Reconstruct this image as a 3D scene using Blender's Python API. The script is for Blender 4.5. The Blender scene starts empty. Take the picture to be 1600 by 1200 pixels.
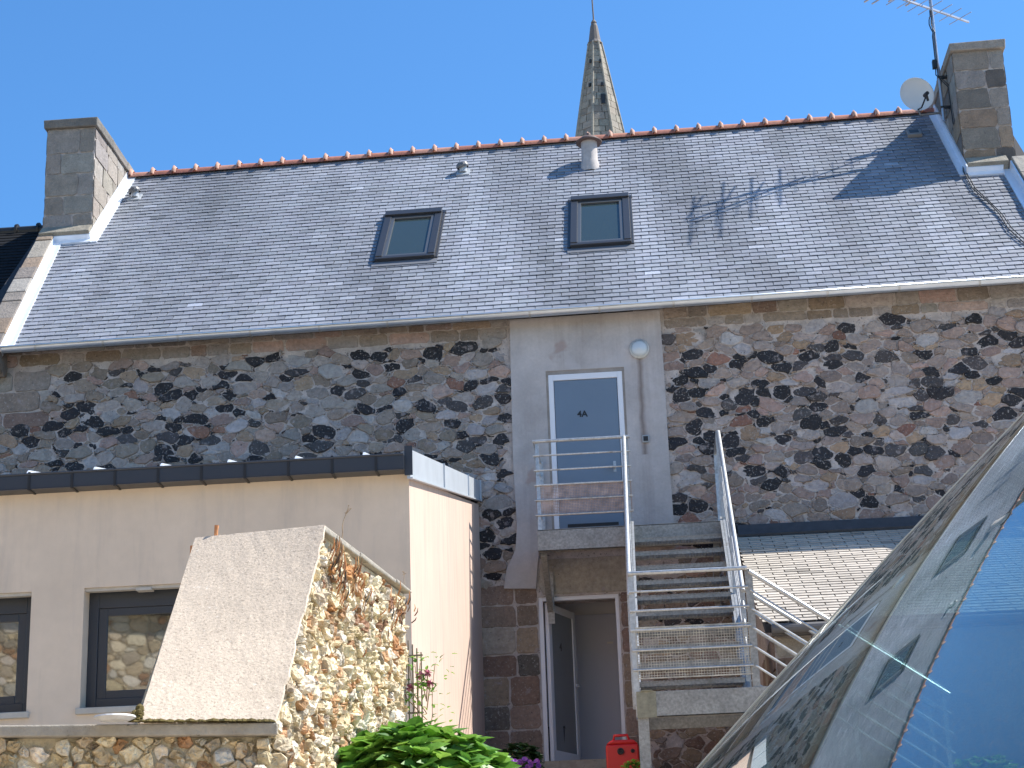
import bpy, math, random
import numpy as np
from mathutils import Vector, Matrix, noise as mnoise
random.seed(7)
rnd = random.random
def U(a, b): return a + (b - a) * random.random()
scene = bpy.context.scene
COL = scene.collection

# ------------------------------------------------------------------ camera
f = 2859.0
pitch, yaw, roll = [math.radians(v) for v in (17.466, -4.1, -2.0)]
CAM = np.array([0, 0, 1.7])
F = np.array([math.sin(yaw) * math.cos(pitch), math.cos(yaw) * math.cos(pitch), math.sin(pitch)])
R0 = np.array([math.cos(yaw), -math.sin(yaw), 0.0])
U0 = np.cross(R0, F)
CR = R0 * math.cos(roll) + U0 * math.sin(roll)
CU = -R0 * math.sin(roll) + U0 * math.cos(roll)
cam = bpy.data.objects.new('camera', bpy.data.cameras.new('camera'))
COL.objects.link(cam)
M = Matrix.Identity(4)
for i in range(3):
    M[i][0], M[i][1], M[i][2], M[i][3] = CR[i], CU[i], -F[i], CAM[i]
cam.matrix_world = M
cam.data.sensor_width = 36
cam.data.lens = f / 1600 * 36
cam.data.clip_start = 0.02
cam.data.clip_end = 3000
scene.camera = cam
# measuring helpers: where a line of sight meets a real plane of the place
def ray(x, y): return F + (x - 800) / f * CR - (y - 600) / f * CU
def pl(x, y, n, o):
    d = ray(x, y); n = np.array(n, float)
    return CAM + d * ((np.array(o, float) - CAM) @ n) / (d @ n)
def PY(x, y, Y): return pl(x, y, [0, 1, 0], [0, Y, 0])
def PX(x, y, X): return pl(x, y, [1, 0, 0], [X, 0, 0])
def PZ(x, y, Z): return pl(x, y, [0, 0, 1], [0, 0, Z])

# ------------------------------------------------------------------ light
SUN = np.array([0.77, 0.19, 1.0]); SUN = SUN / np.linalg.norm(SUN)
w = bpy.data.worlds.new('World'); scene.world = w; w.use_nodes = True
nt = w.node_tree
sky = nt.nodes.new('ShaderNodeTexSky'); sky.sky_type = 'NISHITA'; sky.sun_disc = False
sky.sun_elevation = math.asin(SUN[2]); sky.sun_rotation = math.atan2(SUN[0], SUN[1])
sky.air_density = 1.0; sky.dust_density = 0.5; sky.ozone_density = 3.5
tm = nt.nodes.new('ShaderNodeMix'); tm.data_type = 'RGBA'; tm.blend_type = 'MULTIPLY'; tm.inputs[0].default_value = 1; tm.inputs[7].default_value = (.50, .87, 1.13, 1)
nt.links.new(sky.outputs[0], tm.inputs[6]); nt.links.new(tm.outputs[2], nt.nodes['Background'].inputs[0])
nt.nodes['Background'].inputs[1].default_value = 0.105
sl = bpy.data.lights.new('sun', 'SUN'); sl.energy = 4.8; sl.angle = math.radians(0.5); sl.color = (1.0, 0.95, 0.87)
so = bpy.data.objects.new('sun', sl); COL.objects.link(so)
so.rotation_euler = Vector(SUN).to_track_quat('Z', 'Y').to_euler()
scene.view_settings.view_transform = 'Standard'; scene.view_settings.look = 'None'
scene.view_settings.exposure = 0.95; scene.view_settings.gamma = 1

# ------------------------------------------------------------------ materials
def mat(name, col=(.5, .5, .5), rough=.7, metal=0., attr=False, var=None, bump=None, spot=None, spec=.5, streak=None, mul=None, coat=0., aniso=None, var2=None):
    """var=(scale, amount), bump=(scale, distance), spot=(scale, threshold, colour, amount), streak=(scale, amount, colour)"""
    m = bpy.data.materials.new(name); m.use_nodes = True
    t = m.node_tree; N = t.nodes; L = t.links; b = N['Principled BSDF']
    tc = N.new('ShaderNodeTexCoord'); src = tc.outputs['Object']
    if aniso:
        mp = N.new('ShaderNodeMapping'); mp.inputs['Scale'].default_value = aniso; L.new(src, mp.inputs[0]); src = mp.outputs[0]
    def mixc(a, bb, fac, kind='MIX'):
        n = N.new('ShaderNodeMix'); n.data_type = 'RGBA'; n.blend_type = kind
        for s, v in ((n.inputs[6], a), (n.inputs[7], bb), (n.inputs[0], fac)):
            if hasattr(v, 'is_output'): L.new(v, s)
            elif isinstance(v, (int, float)): s.default_value = v
            else: s.default_value = (*v, 1)
        return n.outputs[2]
    def noise(scale, detail=4, rough_=.6, s=None):
        n = N.new('ShaderNodeTexNoise'); n.inputs['Scale'].default_value = scale; n.inputs['Detail'].default_value = detail
        n.inputs['Roughness'].default_value = rough_; L.new(s or src, n.inputs['Vector']); return n.outputs['Fac']
    def ramp(fac, lo, hi):
        n = N.new('ShaderNodeMapRange'); n.inputs[1].default_value = lo; n.inputs[2].default_value = hi; L.new(fac, n.inputs[0]); return n.outputs[0]
    if attr:
        a = N.new('ShaderNodeAttribute'); a.attribute_name = 'Col'; c = a.outputs['Color']
    else:
        r = N.new('ShaderNodeRGB'); r.outputs[0].default_value = (*col, 1); c = r.outputs[0]
    for vv in (var, var2):
        if vv:
            n = ramp(noise(vv[0]), .3, .7)
            g = N.new('ShaderNodeMapRange'); g.inputs[3].default_value = 1 - vv[1]; g.inputs[4].default_value = 1 + vv[1]; L.new(n, g.inputs[0])
            cc = N.new('ShaderNodeCombineColor')
            for k in range(3): L.new(g.outputs[0], cc.inputs[k])
            c = mixc(c, cc.outputs[0], 1.0, 'MULTIPLY')
    if streak:
        mp = N.new('ShaderNodeMapping'); mp.inputs['Scale'].default_value = streak[3] if len(streak) > 3 else (1, 1, .06); L.new(tc.outputs['Object'], mp.inputs[0])
        n = ramp(noise(streak[0], 6, .7, mp.outputs[0]), .5, .72)
        mm = N.new('ShaderNodeMath'); mm.operation = 'MULTIPLY'; mm.inputs[1].default_value = streak[1]; L.new(n, mm.inputs[0])
        c = mixc(c, streak[2], mm.outputs[0])
    if spot:
        for sp in ([spot] if not isinstance(spot, list) else spot):
            n = ramp(noise(sp[0], 3, .55), sp[1], sp[1] + .06)
            mm = N.new('ShaderNodeMath'); mm.operation = 'MULTIPLY'; mm.inputs[1].default_value = sp[3]; L.new(n, mm.inputs[0])
            c = mixc(c, sp[2], mm.outputs[0])
    L.new(c, b.inputs['Base Color'])
    b.inputs['Roughness'].default_value = rough; b.inputs['Metallic'].default_value = metal
    b.inputs['Specular IOR Level'].default_value = spec; b.inputs['Coat Weight'].default_value = coat
    if bump:
        bl = bump if isinstance(bump, list) else [bump]; prev = None
        for (s, d) in bl:
            bn = N.new('ShaderNodeBump'); bn.inputs['Distance'].default_value = d; bn.inputs['Strength'].default_value = 1
            L.new(noise(s, 6, .65), bn.inputs['Height'])
            if prev: L.new(prev, bn.inputs['Normal'])
            prev = bn.outputs[0]
        L.new(prev, b.inputs['Normal'])
    return m

# ------------------------------------------------------------------ mesh builder
class MB:
    def __init__(s): s.v = []; s.f = []; s.c = []; s.m = []; s.col = (1, 1, 1); s.mi = 0
    def add(s, vs, fs, col=None, mi=None):
        o = len(s.v); s.v += [tuple(map(float, p)) for p in vs]
        c = col or s.col; k = s.mi if mi is None else mi
        for q in fs: s.f.append([o + i for i in q]); s.c.append(c); s.m.append(k)
    def hexa(s, p, **k):   # 8 points: bottom 4 then top 4
        s.add(p, [(3, 2, 1, 0), (4, 5, 6, 7), (0, 1, 5, 4), (1, 2, 6, 5), (2, 3, 7, 6), (3, 0, 4, 7)], **k)
    def box(s, a, b, **k):
        (x0, y0, z0), (x1, y1, z1) = a, b
        s.hexa([(x0, y0, z0), (x1, y0, z0), (x1, y1, z0), (x0, y1, z0), (x0, y0, z1), (x1, y0, z1), (x1, y1, z1), (x0, y1, z1)], **k)
    def obox(s, o, u, v, n, **k):  # box from corner o spanned by u, v, n
        o, u, v, n = map(np.array, (o, u, v, n))
        s.hexa([o, o + u, o + u + v, o + v, o + n, o + u + n, o + u + v + n, o + v + n], **k)
    def quad(s, a, b, c, d, **k): s.add([a, b, c, d], [(0, 1, 2, 3)], **k)
    def bar(s, p, q, w_, h, up=(0, 0, 1), **k):
        p, q, up = np.array(p, float), np.array(q, float), np.array(up, float)
        d = q - p; d /= np.linalg.norm(d); a = np.cross(d, up)
        if np.linalg.norm(a) < 1e-4: a = np.cross(d, (0, 1, 0))
        a /= np.linalg.norm(a); b = np.cross(a, d)
        o = p - a * w_ / 2 - b * h / 2
        s.obox(o, a * w_, q - p, b * h, **k)
    def tube(s, pts, r, n=10, cap=True, **k):
        pts = [np.array(p, float) for p in pts]; rs = r if hasattr(r, '__len__') else [r] * len(pts)
        vs = []; fs = []; a = None
        for i, p in enumerate(pts):
            d = pts[min(i + 1, len(pts) - 1)] - pts[max(i - 1, 0)]; d /= np.linalg.norm(d) + 1e-9
            if a is None:
                a = np.cross(d, (0, 0, 1))
                if np.linalg.norm(a) < 1e-3: a = np.array((1., 0, 0))
            a = a - d * (a @ d); a /= np.linalg.norm(a) + 1e-9; b = np.cross(d, a)
            for j in range(n):
                t = 2 * math.pi * j / n; vs.append(p + rs[i] * (a * math.cos(t) + b * math.sin(t)))
        for i in range(len(pts) - 1):
            for j in range(n):
                fs.append((i * n + j, i * n + (j + 1) % n, (i + 1) * n + (j + 1) % n, (i + 1) * n + j))
        if cap: fs.append(tuple(range(n))[::-1]); fs.append(tuple((len(pts) - 1) * n + j for j in range(n)))
        s.add(vs, fs, **k)
    def lathe(s, o, ax, prof, n=24, **k):  # prof: (radius, height)
        o = np.array(o, float); ax = np.array(ax, float); ax /= np.linalg.norm(ax)
        a = np.cross(ax, (0, 1, .01)); a /= np.linalg.norm(a); b = np.cross(ax, a); vs = []; fs = []
        for (r, h) in prof:
            for j in range(n):
                t = 2 * math.pi * j / n; vs.append(o + ax * h + r * (a * math.cos(t) + b * math.sin(t)))
        for i in range(len(prof) - 1):
            for j in range(n): fs.append((i * n + j, i * n + (j + 1) % n, (i + 1) * n + (j + 1) % n, (i + 1) * n + j))
        s.add(vs, fs, **k)
    def prism(s, poly, d, **k):     # polygon (3-D points) pushed along d
        n = len(poly); d = np.array(d, float); P = [np.array(p, float) for p in poly]
        s.add(P + [p + d for p in P], [tuple(range(n))[::-1], tuple(range(n, 2 * n))] + [(i, (i + 1) % n, n + (i + 1) % n, n + i) for i in range(n)], **k)
    def build(s, name, mats, parent=None, smooth=False, bevel=0, label=None):
        me = bpy.data.meshes.new(name); off = np.array(parent_world(parent))
        me.from_pydata([tuple(np.array(p) - off) for p in s.v], [], s.f)
        for m_ in (mats if isinstance(mats, (list, tuple)) else [mats]): me.materials.append(m_)
        me.polygons.foreach_set('material_index', s.m)
        ca = me.color_attributes.new('Col', 'FLOAT_COLOR', 'CORNER')
        arr = []
        for q, c in zip(s.f, s.c): arr += [c[0], c[1], c[2], 1.0] * len(q)
        ca.data.foreach_set('color', arr)
        if smooth: me.polygons.foreach_set('use_smooth', [True] * len(s.f))
        me.validate(); me.update()
        ob = bpy.data.objects.new(name, me); COL.objects.link(ob)
        if parent: ob.parent = parent
        if bevel:
            bv = ob.modifiers.new('bevel', 'BEVEL'); bv.width = bevel; bv.segments = 2; bv.limit_method = 'ANGLE'
        if label: ob['label'] = label
        return ob
def parent_world(p):
    o = np.zeros(3)
    while p is not None: o = o + np.array(p.location); p = p.parent
    return o
def tag(o, label=None, cat=None, group=None, kind=None):
    if label: o['label'] = label
    if cat: o['category'] = cat
    if group: o['group'] = group
    if kind: o['kind'] = kind
    return o
def empty(name, loc, label, cat, group=None):
    o = bpy.data.objects.new(name, None); o.empty_display_size = .2; COL.objects.link(o); o.location = [float(v) for v in loc]
    return tag(o, label, cat, group)

# ------------------------------------------------------------------ masonry
def cells(x0, x1, y0, y1, dens, rs, an=1.5, keep=None, pk=.80, wp=1.0):
    """irregular stones packed over a rectangle; an = how much wider than tall. Returns polygons."""
    W, H = (x1 - x0) / an, (y1 - y0); pts = []; g = {}
    rmax = max(rs); tries = int(W * H * dens)
    for i in range(tries):
        fr = i / tries; r = min(rs[0] * (rs[3] / rs[0]) ** (fr ** .62), rs[0] * .97) * U(.82, 1.03)
        p = (U(-rmax, W + rmax), U(-rmax, H + rmax)); c = (int(p[0] // rmax), int(p[1] // rmax)); ok = True
        for a in (-2, -1, 0, 1, 2):
            for b in (-2, -1, 0, 1, 2):
                for q in g.get((c[0] + a, c[1] + b), ()):
                    if (p[0] - q[0]) ** 2 + (p[1] - q[1]) ** 2 < (pk * (r + q[2])) ** 2: ok = False; break
                if not ok: break
            if not ok: break
        if ok: q = (*p, r); pts.append(q); g.setdefault(c, []).append(q)
    out = []
    for p in pts:
        if keep and not keep(x0 + p[0] * an, y0 + p[1]): continue
        if not (0 <= p[0] <= W and 0 <= p[1] <= H): continue
        c = (int(p[0] // rmax), int(p[1] // rmax)); R = p[2] * 1.9
        poly = [(p[0] + R * math.cos(t), p[1] + R * math.sin(t)) for t in [k * math.pi / 4 + .4 for k in range(8)]]
        for a in range(-3, 4):
            for b in range(-3, 4):
                for q in g.get((c[0] + a, c[1] + b), ()):
                    if q is p: continue
                    dx, dy = q[0] - p[0], q[1] - p[1]
                    kk = (q[0] ** 2 + q[1] ** 2 - q[2] ** 2 - p[0] ** 2 - p[1] ** 2 + p[2] ** 2) / 2
                    new = []
                    for i in range(len(poly)):
                        A, B = poly[i], poly[(i + 1) % len(poly)]
                        fa, fb = A[0] * dx + A[1] * dy - kk, B[0] * dx + B[1] * dy - kk
                        if fa <= 0: new.append(A)
                        if fa * fb < 0:
                            t = fa / (fa - fb); new.append((A[0] + t * (B[0] - A[0]), A[1] + t * (B[1] - A[1])))
                    poly = new
                    if len(poly) < 3: break
                if len(poly) < 3: break
            if len(poly) < 3: break
        if len(poly) < 3: continue
        sub = []
        for i in range(len(poly)):
            A_, B_ = poly[i], poly[(i + 1) % len(poly)]
            for t in (0, .34, .67): sub.append((x0 + (A_[0] + (B_[0] - A_[0]) * t) * an, y0 + A_[1] + (B_[1] - A_[1]) * t))
        k1, k2 = .9 / rmax * .42, .9 / rmax * 1.5; a1, a2 = rmax * .42 * wp, rmax * .16 * wp; res = []
        for (a, b) in sub:
            v1 = mnoise.noise_vector(Vector((a * k1, b * k1, 1.7))); v2 = mnoise.noise_vector(Vector((a * k2, b * k2, 5.1)))
            res.append((a + (v1[0] * a1 + v2[0] * a2) * 1.3, b + v1[1] * a1 + v2[1] * a2))
        out.append((res, p[2]))
    return out
def shape(poly, gap, jit, n=14, soft=.5):
    """resample a cell to a rounded, uneven outline inset by gap"""
    P = np.array(poly); c = P.mean(0)
    for _ in range(1):   # chaikin
        Q = []
        for i in range(len(P)):
            A, B = P[i], P[(i + 1) % len(P)]; Q += [A * (1 - soft * .5) + B * soft * .5, A * soft * .5 + B * (1 - soft * .5)]
        P = np.array(Q)
    L = np.linalg.norm(np.roll(P, -1, 0) - P, axis=1); tot = L.sum(); out = []; acc = 0; i = 0
    for k in range(n):
        t = tot * k / n
        while acc + L[i] < t and i < len(L) - 1: acc += L[i]; i += 1
        out.append(P[i] + (P[(i + 1) % len(P)] - P[i]) * (t - acc) / max(L[i], 1e-6))
    out = np.array(out); d = out - c; rr = np.linalg.norm(d, axis=1, keepdims=True)
    ins = gap * np.array([[U(.6, 1.5)] for _ in range(n)])
    out = c + d * np.clip((rr - ins) / np.maximum(rr, 1e-5), .3, 1) + np.array([[U(-jit, jit), U(-jit, jit)] for _ in range(n)])
    return out, c
def stone(mb, poly, gap, jit, depth, to3, nrm, col, n=14, rough=.003, soft=.5, tilt=.15, inner=.74, mi=0):
    out, c = shape(poly, gap, jit, n, soft); nrm = np.array(nrm, float)
    sz = np.abs(out - c).max(); tx, ty = U(-tilt, tilt), U(-tilt, tilt)
    vs = []; 
    for (sc, dp) in ((1.03, -.02), (.99, depth * .5), (inner + .16, depth * .9), (inner * .55, depth)):
        for p in out:
            q = c + (p - c) * sc
            h = dp + (0 if dp < 0 else U(-rough, rough) + (q - c) @ np.array([tx, ty]) * min(1, depth / .02) * .4)
            vs.append(to3(q[0], q[1]) + nrm * h)
    vs.append(to3(*c) + nrm * (depth + U(-rough, rough)))
    fs = []
    for r in range(3):
        for j in range(n): fs.append((r * n + j, r * n + (j + 1) % n, (r + 1) * n + (j + 1) % n, (r + 1) * n + j))
    for j in range(n): fs.append((3 * n + j, 3 * n + (j + 1) % n, 4 * n))
    mb.add(vs, fs, col=col, mi=mi)
def pick(pal):
    t = rnd() * sum(p[0] for p in pal)
    for p in pal:
        t -= p[0]
        if t <= 0: break
    k = U(.78, 1.22); return tuple(max(.01, v * k * U(.98, 1.02)) for v in p[1])
def courses(x0, x1, z0, z1, h, wd):
    out = []; z = z0
    while z < z1 - .04:
        hh = min(U(*h), z1 - z)
        if z1 - z - hh < .08: hh = z1 - z
        x = x0
        while x < x1 - .03:
            ww = U(*wd)
            if x1 - x - ww < .12: ww = x1 - x
            j = [U(-.008, .008) for _ in range(8)]
            out.append(([(x + j[0], z + j[1]), (x + ww + j[2], z + j[3]), (x + ww + j[4], z + hh + j[5]), (x + j[6], z + hh + j[7])], .15))
            x += ww
        z += hh
    return out
def wall_open(mb, x0, x1, z0, z1, y0, y1, holes, **k):
    xs = sorted({x0, x1, *[h[0] for h in holes], *[h[1] for h in holes]}); zs = sorted({z0, z1, *[h[2] for h in holes], *[h[3] for h in holes]})
    for i in range(len(xs) - 1):
        run = None
        for j in range(len(zs) - 1):
            cx, cz = (xs[i] + xs[i + 1]) / 2, (zs[j] + zs[j + 1]) / 2
            if any(h[0] < cx < h[1] and h[2] < cz < h[3] for h in holes):
                if run: mb.box((xs[i], y0, run[0]), (xs[i + 1], y1, run[1]), **k); run = None
            else: run = (run[0], zs[j + 1]) if run else (zs[j], zs[j + 1])
        if run: mb.box((xs[i], y0, run[0]), (xs[i + 1], y1, run[1]), **k)

# ------------------------------------------------------------------ palette
GRAN = [(26, (.024, .023, .026)), (9, (.07, .065, .066)), (22, (.275, .225, .18)), (20, (.32, .28, .25)), (13, (.34, .245, .205)), (2, (.25, .14, .10)), (6, (.32, .24, .17)), (14, (.38, .355, .345))]
GRANR = [(20, (.024, .023, .026)), (9, (.07, .062, .062)), (26, (.275, .215, .18)), (20, (.33, .275, .245)), (15, (.34, .24, .20)), (3, (.25, .13, .095)), (6, (.34, .24, .16)), (11, (.38, .35, .34))]
ASH = [(10, (.27, .205, .145)), (8, (.25, .18, .14)), (5, (.30, .26, .21)), (3, (.22, .145, .11)), (3, (.14, .12, .10))]
CHIM = [(10, (.26, .225, .19)), (6, (.30, .27, .24)), (2, (.27, .20, .14)), (4, (.18, .155, .135))]
LIT = [(14, (.74, .62, .42)), (10, (.62, .49, .30)), (5, (.78, .70, .55)), (4, (.50, .29, .15)), (4, (.46, .37, .26)), (3, (.66, .58, .46))]
m_stone = mat('rubble_stone', attr=True, rough=.85, var=(18, .22), var2=(3.5, .15), bump=[(14, .02), (70, .006)], spot=[(42, .61, (.40, .38, .36), .75), (8, .62, (.33, .29, .28), .6), (17, .66, (.28, .23, .20), .6), (26, .66, (.025, .024, .024), .8)])
m_mortar = mat('lime_mortar', (.47, .415, .38), rough=.95, var=(7, .2), var2=(40, .12), bump=[(25, .015), (90, .004)], spot=[(28, .62, (.10, .09, .085), .7), (3.0, .62, (.26, .21, .18), .6)])
m_ash = mat('granite_block', attr=True, rough=.88, var=(9, .2), var2=(60, .15), bump=[(20, .012), (110, .004)], spot=[(5, .64, (.05, .045, .035), .7), (35, .7, (.4, .38, .34), .5)])
m_render = mat('lilac_render', (.45, .415, .395), rough=.9, var=(1.6, .16), var2=(30, .05), bump=[(3, .02), (70, .002)], streak=(5, .35, (.24, .19, .17)), spot=[(1.1, .58, (.52, .50, .50), .5), (2.3, .66, (.34, .25, .22), .6)])
m_slate = mat('roof_slate', attr=True, rough=.6, var=(5, .12), var2=(60, .10), bump=[(25, .004)], spec=.35)
m_under = mat('roof_underlay', (.03, .032, .038), rough=.9)
m_zinc = mat('bright_zinc', (.78, .82, .88), rough=.38, metal=.35, var=(3, .06))
m_gutter = mat('galvanised_gutter', (.55, .60, .66), rough=.32, metal=.75, var=(4, .08))
m_tile = mat('terracotta_ridge', attr=True, rough=.75, var=(10, .2), bump=(40, .003))
m_steel = mat('galvanised_steel', (.29, .28, .255), rough=.55, metal=.35, var=(34, .28), var2=(5, .14), spot=(3, .66, (.20, .19, .15), .5))
m_rail = mat('galvanised_tube', (.46, .47, .47), rough=.4, metal=.6, var=(30, .2), spot=(7, .64, (.22, .19, .15), .5))
m_mesh = mat('rusty_wire_mesh', (.42, .32, .27), rough=.8, metal=.1, var=(9, .4))
m_blue = mat('blue_grey_door', (.155, .205, .265), rough=.38, var=(1.5, .05))
m_white = mat('white_upvc', (.74, .75, .78), rough=.45)
m_black = mat('black_plastic', (.014, .014, .015), rough=.5)
m_anth = mat('anthracite_aluminium', (.032, .037, .047), rough=.38)
m_glass = mat('dark_window_glass', (.012, .016, .018), rough=.03, spec=1.0, coat=1.0)
m_beige = mat('beige_render', (.67, .55, .43), rough=.9, var=(.8, .08), var2=(9, .03), streak=(3.5, .45, (.42, .36, .31), (1, 1, .12)), bump=[(120, .0015)])
m_pink = mat('streaked_pink_render', (.56, .41, .325), rough=.9, var=(1.0, .06), bump=[(90, .0015)], streak=(13, .75, (.36, .25, .23), (1, 1, .045)))
m_conc = mat('pebbled_concrete', (.54, .45, .355), rough=.95, var=(75, .16), var2=(2.5, .10), bump=[(80, .003)], spot=[(105, .58, (.33, .27, .21), .85), (50, .68, (.75, .72, .66), .6), (4, .66, (.45, .38, .28), .4)])
m_copc = mat('weathered_concrete', (.36, .325, .27), rough=.95, var=(12, .2), bump=[(60, .008)], spot=[(25, .66, (.10, .09, .07), .8)])
m_lit = mat('pale_rubble', attr=True, rough=.9, var=(22, .25), var2=(70, .15), bump=[(22, .02), (75, .008)], spot=[(18, .66, (.33, .17, .07), .55), (50, .68, (.12, .10, .07), .6)])
m_litm = mat('pale_mortar', (.62, .53, .37), rough=.95, var=(20, .3), bump=[(30, .03)])
m_chim = mat('chimney_granite', attr=True, rough=.9, var=(6, .18), var2=(60, .2), bump=[(16, .02), (90, .006)], spot=[(14, .68, (.09, .08, .06), .7), (60, .68, (.4, .37, .3), .4)])

# ------------------------------------------------------------------ terrain
D = 22.5                       # the stone wall's plane
G = 3.95                       # threshold of the lower door
prof = [(-60, 0), (4.5, 0), (6, .6), (8, 1.3), (10, 1.95), (14, 2.6), (17, 3.15), (20, 3.5), (22, 3.75), (60, 3.8), (400, 6), (1500, 6)]
mb = MB(); xs = [-1500, -200, -60, -30, -15, -8, -4, 0, 4, 8, 15, 30, 60, 200, 1500]
mb.add([(x, y, z) for (y, z) in prof for x in xs], [(j * 15 + i, j * 15 + i + 1, (j + 1) * 15 + i + 1, (j + 1) * 15 + i) for j in range(len(prof) - 1) for i in range(14)])
tag(mb.build('ground', mat('gravel_ground', (.50, .42, .33), rough=.95, var=(2, .2), var2=(40, .2), bump=(60, .02))), kind='structure')

# ------------------------------------------------------------------ stone house
HX0, HX1 = -8.95, 5.93
house = empty('stone_house', (-1.6, D, 3.75), 'long two storey rubble stone house with a grey slate roof and two granite chimneys', 'house')
A = math.radians(44.6)
g0, g1 = PY(15, 549, 22.25), PY(1600, 440, 22.25)
def gz(x): return g0[2] + (g1[2] - g0[2]) * (x - g0[0]) / (g1[0] - g0[0])
uu = (g1 - g0) / np.linalg.norm(g1 - g0); vv_ = np.array([0, math.cos(A), math.sin(A)]); nn = np.cross(uu, vv_); nn /= np.linalg.norm(nn)
def PR(x, y): return pl(x, y, nn, g0)
def RP(x, s, h=0.): return np.array([x, 22.25, gz(x)]) + vv_ * s + nn * h      # point on the roof: x, metres up the slope, height over it
r0, r1 = PR(207, 277), PR(1400, 180)
def ridgeY(x): return r0[1] + (r1[1] - r0[1]) * (x - r0[0]) / (r1[0] - r0[0])
def ridgeS(x): return (ridgeY(x) - 22.25) / math.cos(A)
RY = 26.85

# wall
LD = (-1.38, -.38, 3.3, 6.0)      # lower door opening
mb = MB(); T = D + .0
wall_open(mb, HX0, HX1, 3.2, 9.69, T + .012, T + .55, [LD], mi=0); mb.box((0, T + .012, 9.69), (HX1, T + .3, 9.78), mi=0)
mb.box((HX0, 31.2, 3.2), (HX1, 31.7, 9.5)); 
for xx in (HX0, HX1 - .45):      # gables
    mb.prism([(xx, T + .55, 3.2), (xx, 31.2, 3.2), (xx, 31.2, 9.4), (xx, RY, 13.7), (xx, T + .55, 9.5)], (.45, 0, 0))
def to_wall(x, z): return np.array([x, T + .012, z])
panel = (-1.63, .36)
def keep_r(x, z):
    if LD[0] - .32 < x < LD[1] + .30 and z < 6.5: return False
    if x < -1.38 and z < 6.15 and x > -2.15: return False
    if panel[0] - .03 < x < panel[1] + .03 and z > 6.2: return False
    if x < -2.3 and z < 6.0 + (1.3): return False
    if x > 1.3 and z < 6.45: return False
    if z < 3.4: return False
    if z > 9.40 or x < HX0 + .1 : return False
    if x < -7.75 and z > 8.55: return False
    if x > 5.6: return False
    return True
st = cells(HX0, 5.9, 3.3, 9.5, 13000, (.098, .068, .044, .0145), 1.8, keep_r, .72, 1.6)
for poly, r in st:
    cx = sum(p[0] for p in poly) / len(poly); cz = sum(p[1] for p in poly) / len(poly)
    low = cz < 6.5
    dk = mnoise.noise(Vector((cx * .8, cz * .9, 3)))
    col = pick(ASH) if low and rnd() < .7 else pick(GRAN if cx < -1 else GRANR)
    if not low and dk > .12 and rnd() < .06: col = pick(GRAN[:2])
    if r < .05 and rnd() < .35: col = pick([(1, (.30, .25, .22)), (1, (.33, .29, .27))])
    stone(mb, poly, U(.002, .009), .007 + r * .05, U(.004, .028), to_wall, (0, -1, 0), col, n=13, mi=1, soft=U(.05, .38), rough=.004, tilt=.5)
# squared blocks: jambs, lintel, eaves course, left quoins
blk = courses(-2.12, LD[0] - .01, 3.3, 6.18, (.26, .38), (.3, .5)) + courses(LD[1] + .01, -.10, 3.3, 6.02, (.27, .36), (.3, .5)) + [([(-1.40, 6.02), (-.1, 6.02), (-.1, 6.48), (-1.35, 6.48)], .2)] \
    + courses(HX0, panel[0] - .02, 9.42, 9.68, (.12, .26), (.18, .6)) + courses(panel[1] + .02, 5.9, 9.44, 9.77, (.12, .2), (.2, .7)) + courses(HX0, -7.72, 8.58, 9.36, (.2, .3), (.4, .75))
for poly, r in blk:
    cz = poly[0][1]
    col = pick(ASH if cz < 7 else CHIM[:2] + ASH[:2] + GRAN[2:5])
    stone(mb, poly, .010, .004, U(.008, .02), to_wall, (0, -1, 0), col, n=20, mi=1, soft=.12, tilt=.02, inner=.82, rough=.002)
mb.build('wall', [m_mortar, m_stone], house)
# rendered panel round the upper door
UD = (-1.17, -.16, 6.56, 8.93)
mb = MB(); y0, y1 = T - .045, T + .010
def pp(x, z): return (x, y0, z)
def strip(poly): mb.prism([(a, y1, b) for a, b in poly], (0, y0 - y1, 0))
zt = 9.66
strip([(-1.61, zt), (-1.62, 8.93), (.35, 8.93), (.34, zt + .02)])
strip([(-1.62, 8.93), (-1.63, 7.7), (-1.61, 6.9), (-1.64, 6.60), (UD[0], 6.60), (UD[0], 8.93)])
strip([(-1.64, 6.60), (-1.76, 6.36), (-1.80, 6.12), (-1.40, 6.10), (-1.37, 6.38), (-1.34, 6.60)])
strip([(UD[1], 8.93), (UD[1], 6.56), (.36, 6.56), (.35, 7.6), (.35, 8.93)])
t_ = m_render.node_tree; b_ = t_.nodes['Principled BSDF']; src_ = b_.inputs['Base Color'].links[0].from_socket
gg = t_.nodes.new('ShaderNodeNewGeometry'); sp_ = t_.nodes.new('ShaderNodeSeparateXYZ'); t_.links.new(gg.outputs['Position'], sp_.inputs[0])
def mth(op, a, b2=None, b3=None):
    n = t_.nodes.new('ShaderNodeMath'); n.operation = op
    for i_, v_ in enumerate((a, b2, b3)):
        if v_ is None: continue
        if hasattr(v_, 'is_output'): t_.links.new(v_, n.inputs[i_])
        else: n.inputs[i_].default_value = v_
    return n.outputs[0]
ns = t_.nodes.new('ShaderNodeTexNoise'); ns.inputs['Scale'].default_value = 6; t_.links.new(gg.outputs['Position'], ns.inputs[0])
xo = mth('ADD', mth('SUBTRACT', sp_.outputs[0], .045), mth('MULTIPLY', mth('SUBTRACT', ns.outputs['Fac'], .5), .05))
band = mth('SUBTRACT', 1, mth('DIVIDE', mth('ABSOLUTE', xo), .05)); band = mth('MAXIMUM', band, 0)
zf = mth('MULTIPLY', mth('GREATER_THAN', sp_.outputs[2], 7.75), mth('LESS_THAN', sp_.outputs[2], 9.07))
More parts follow.
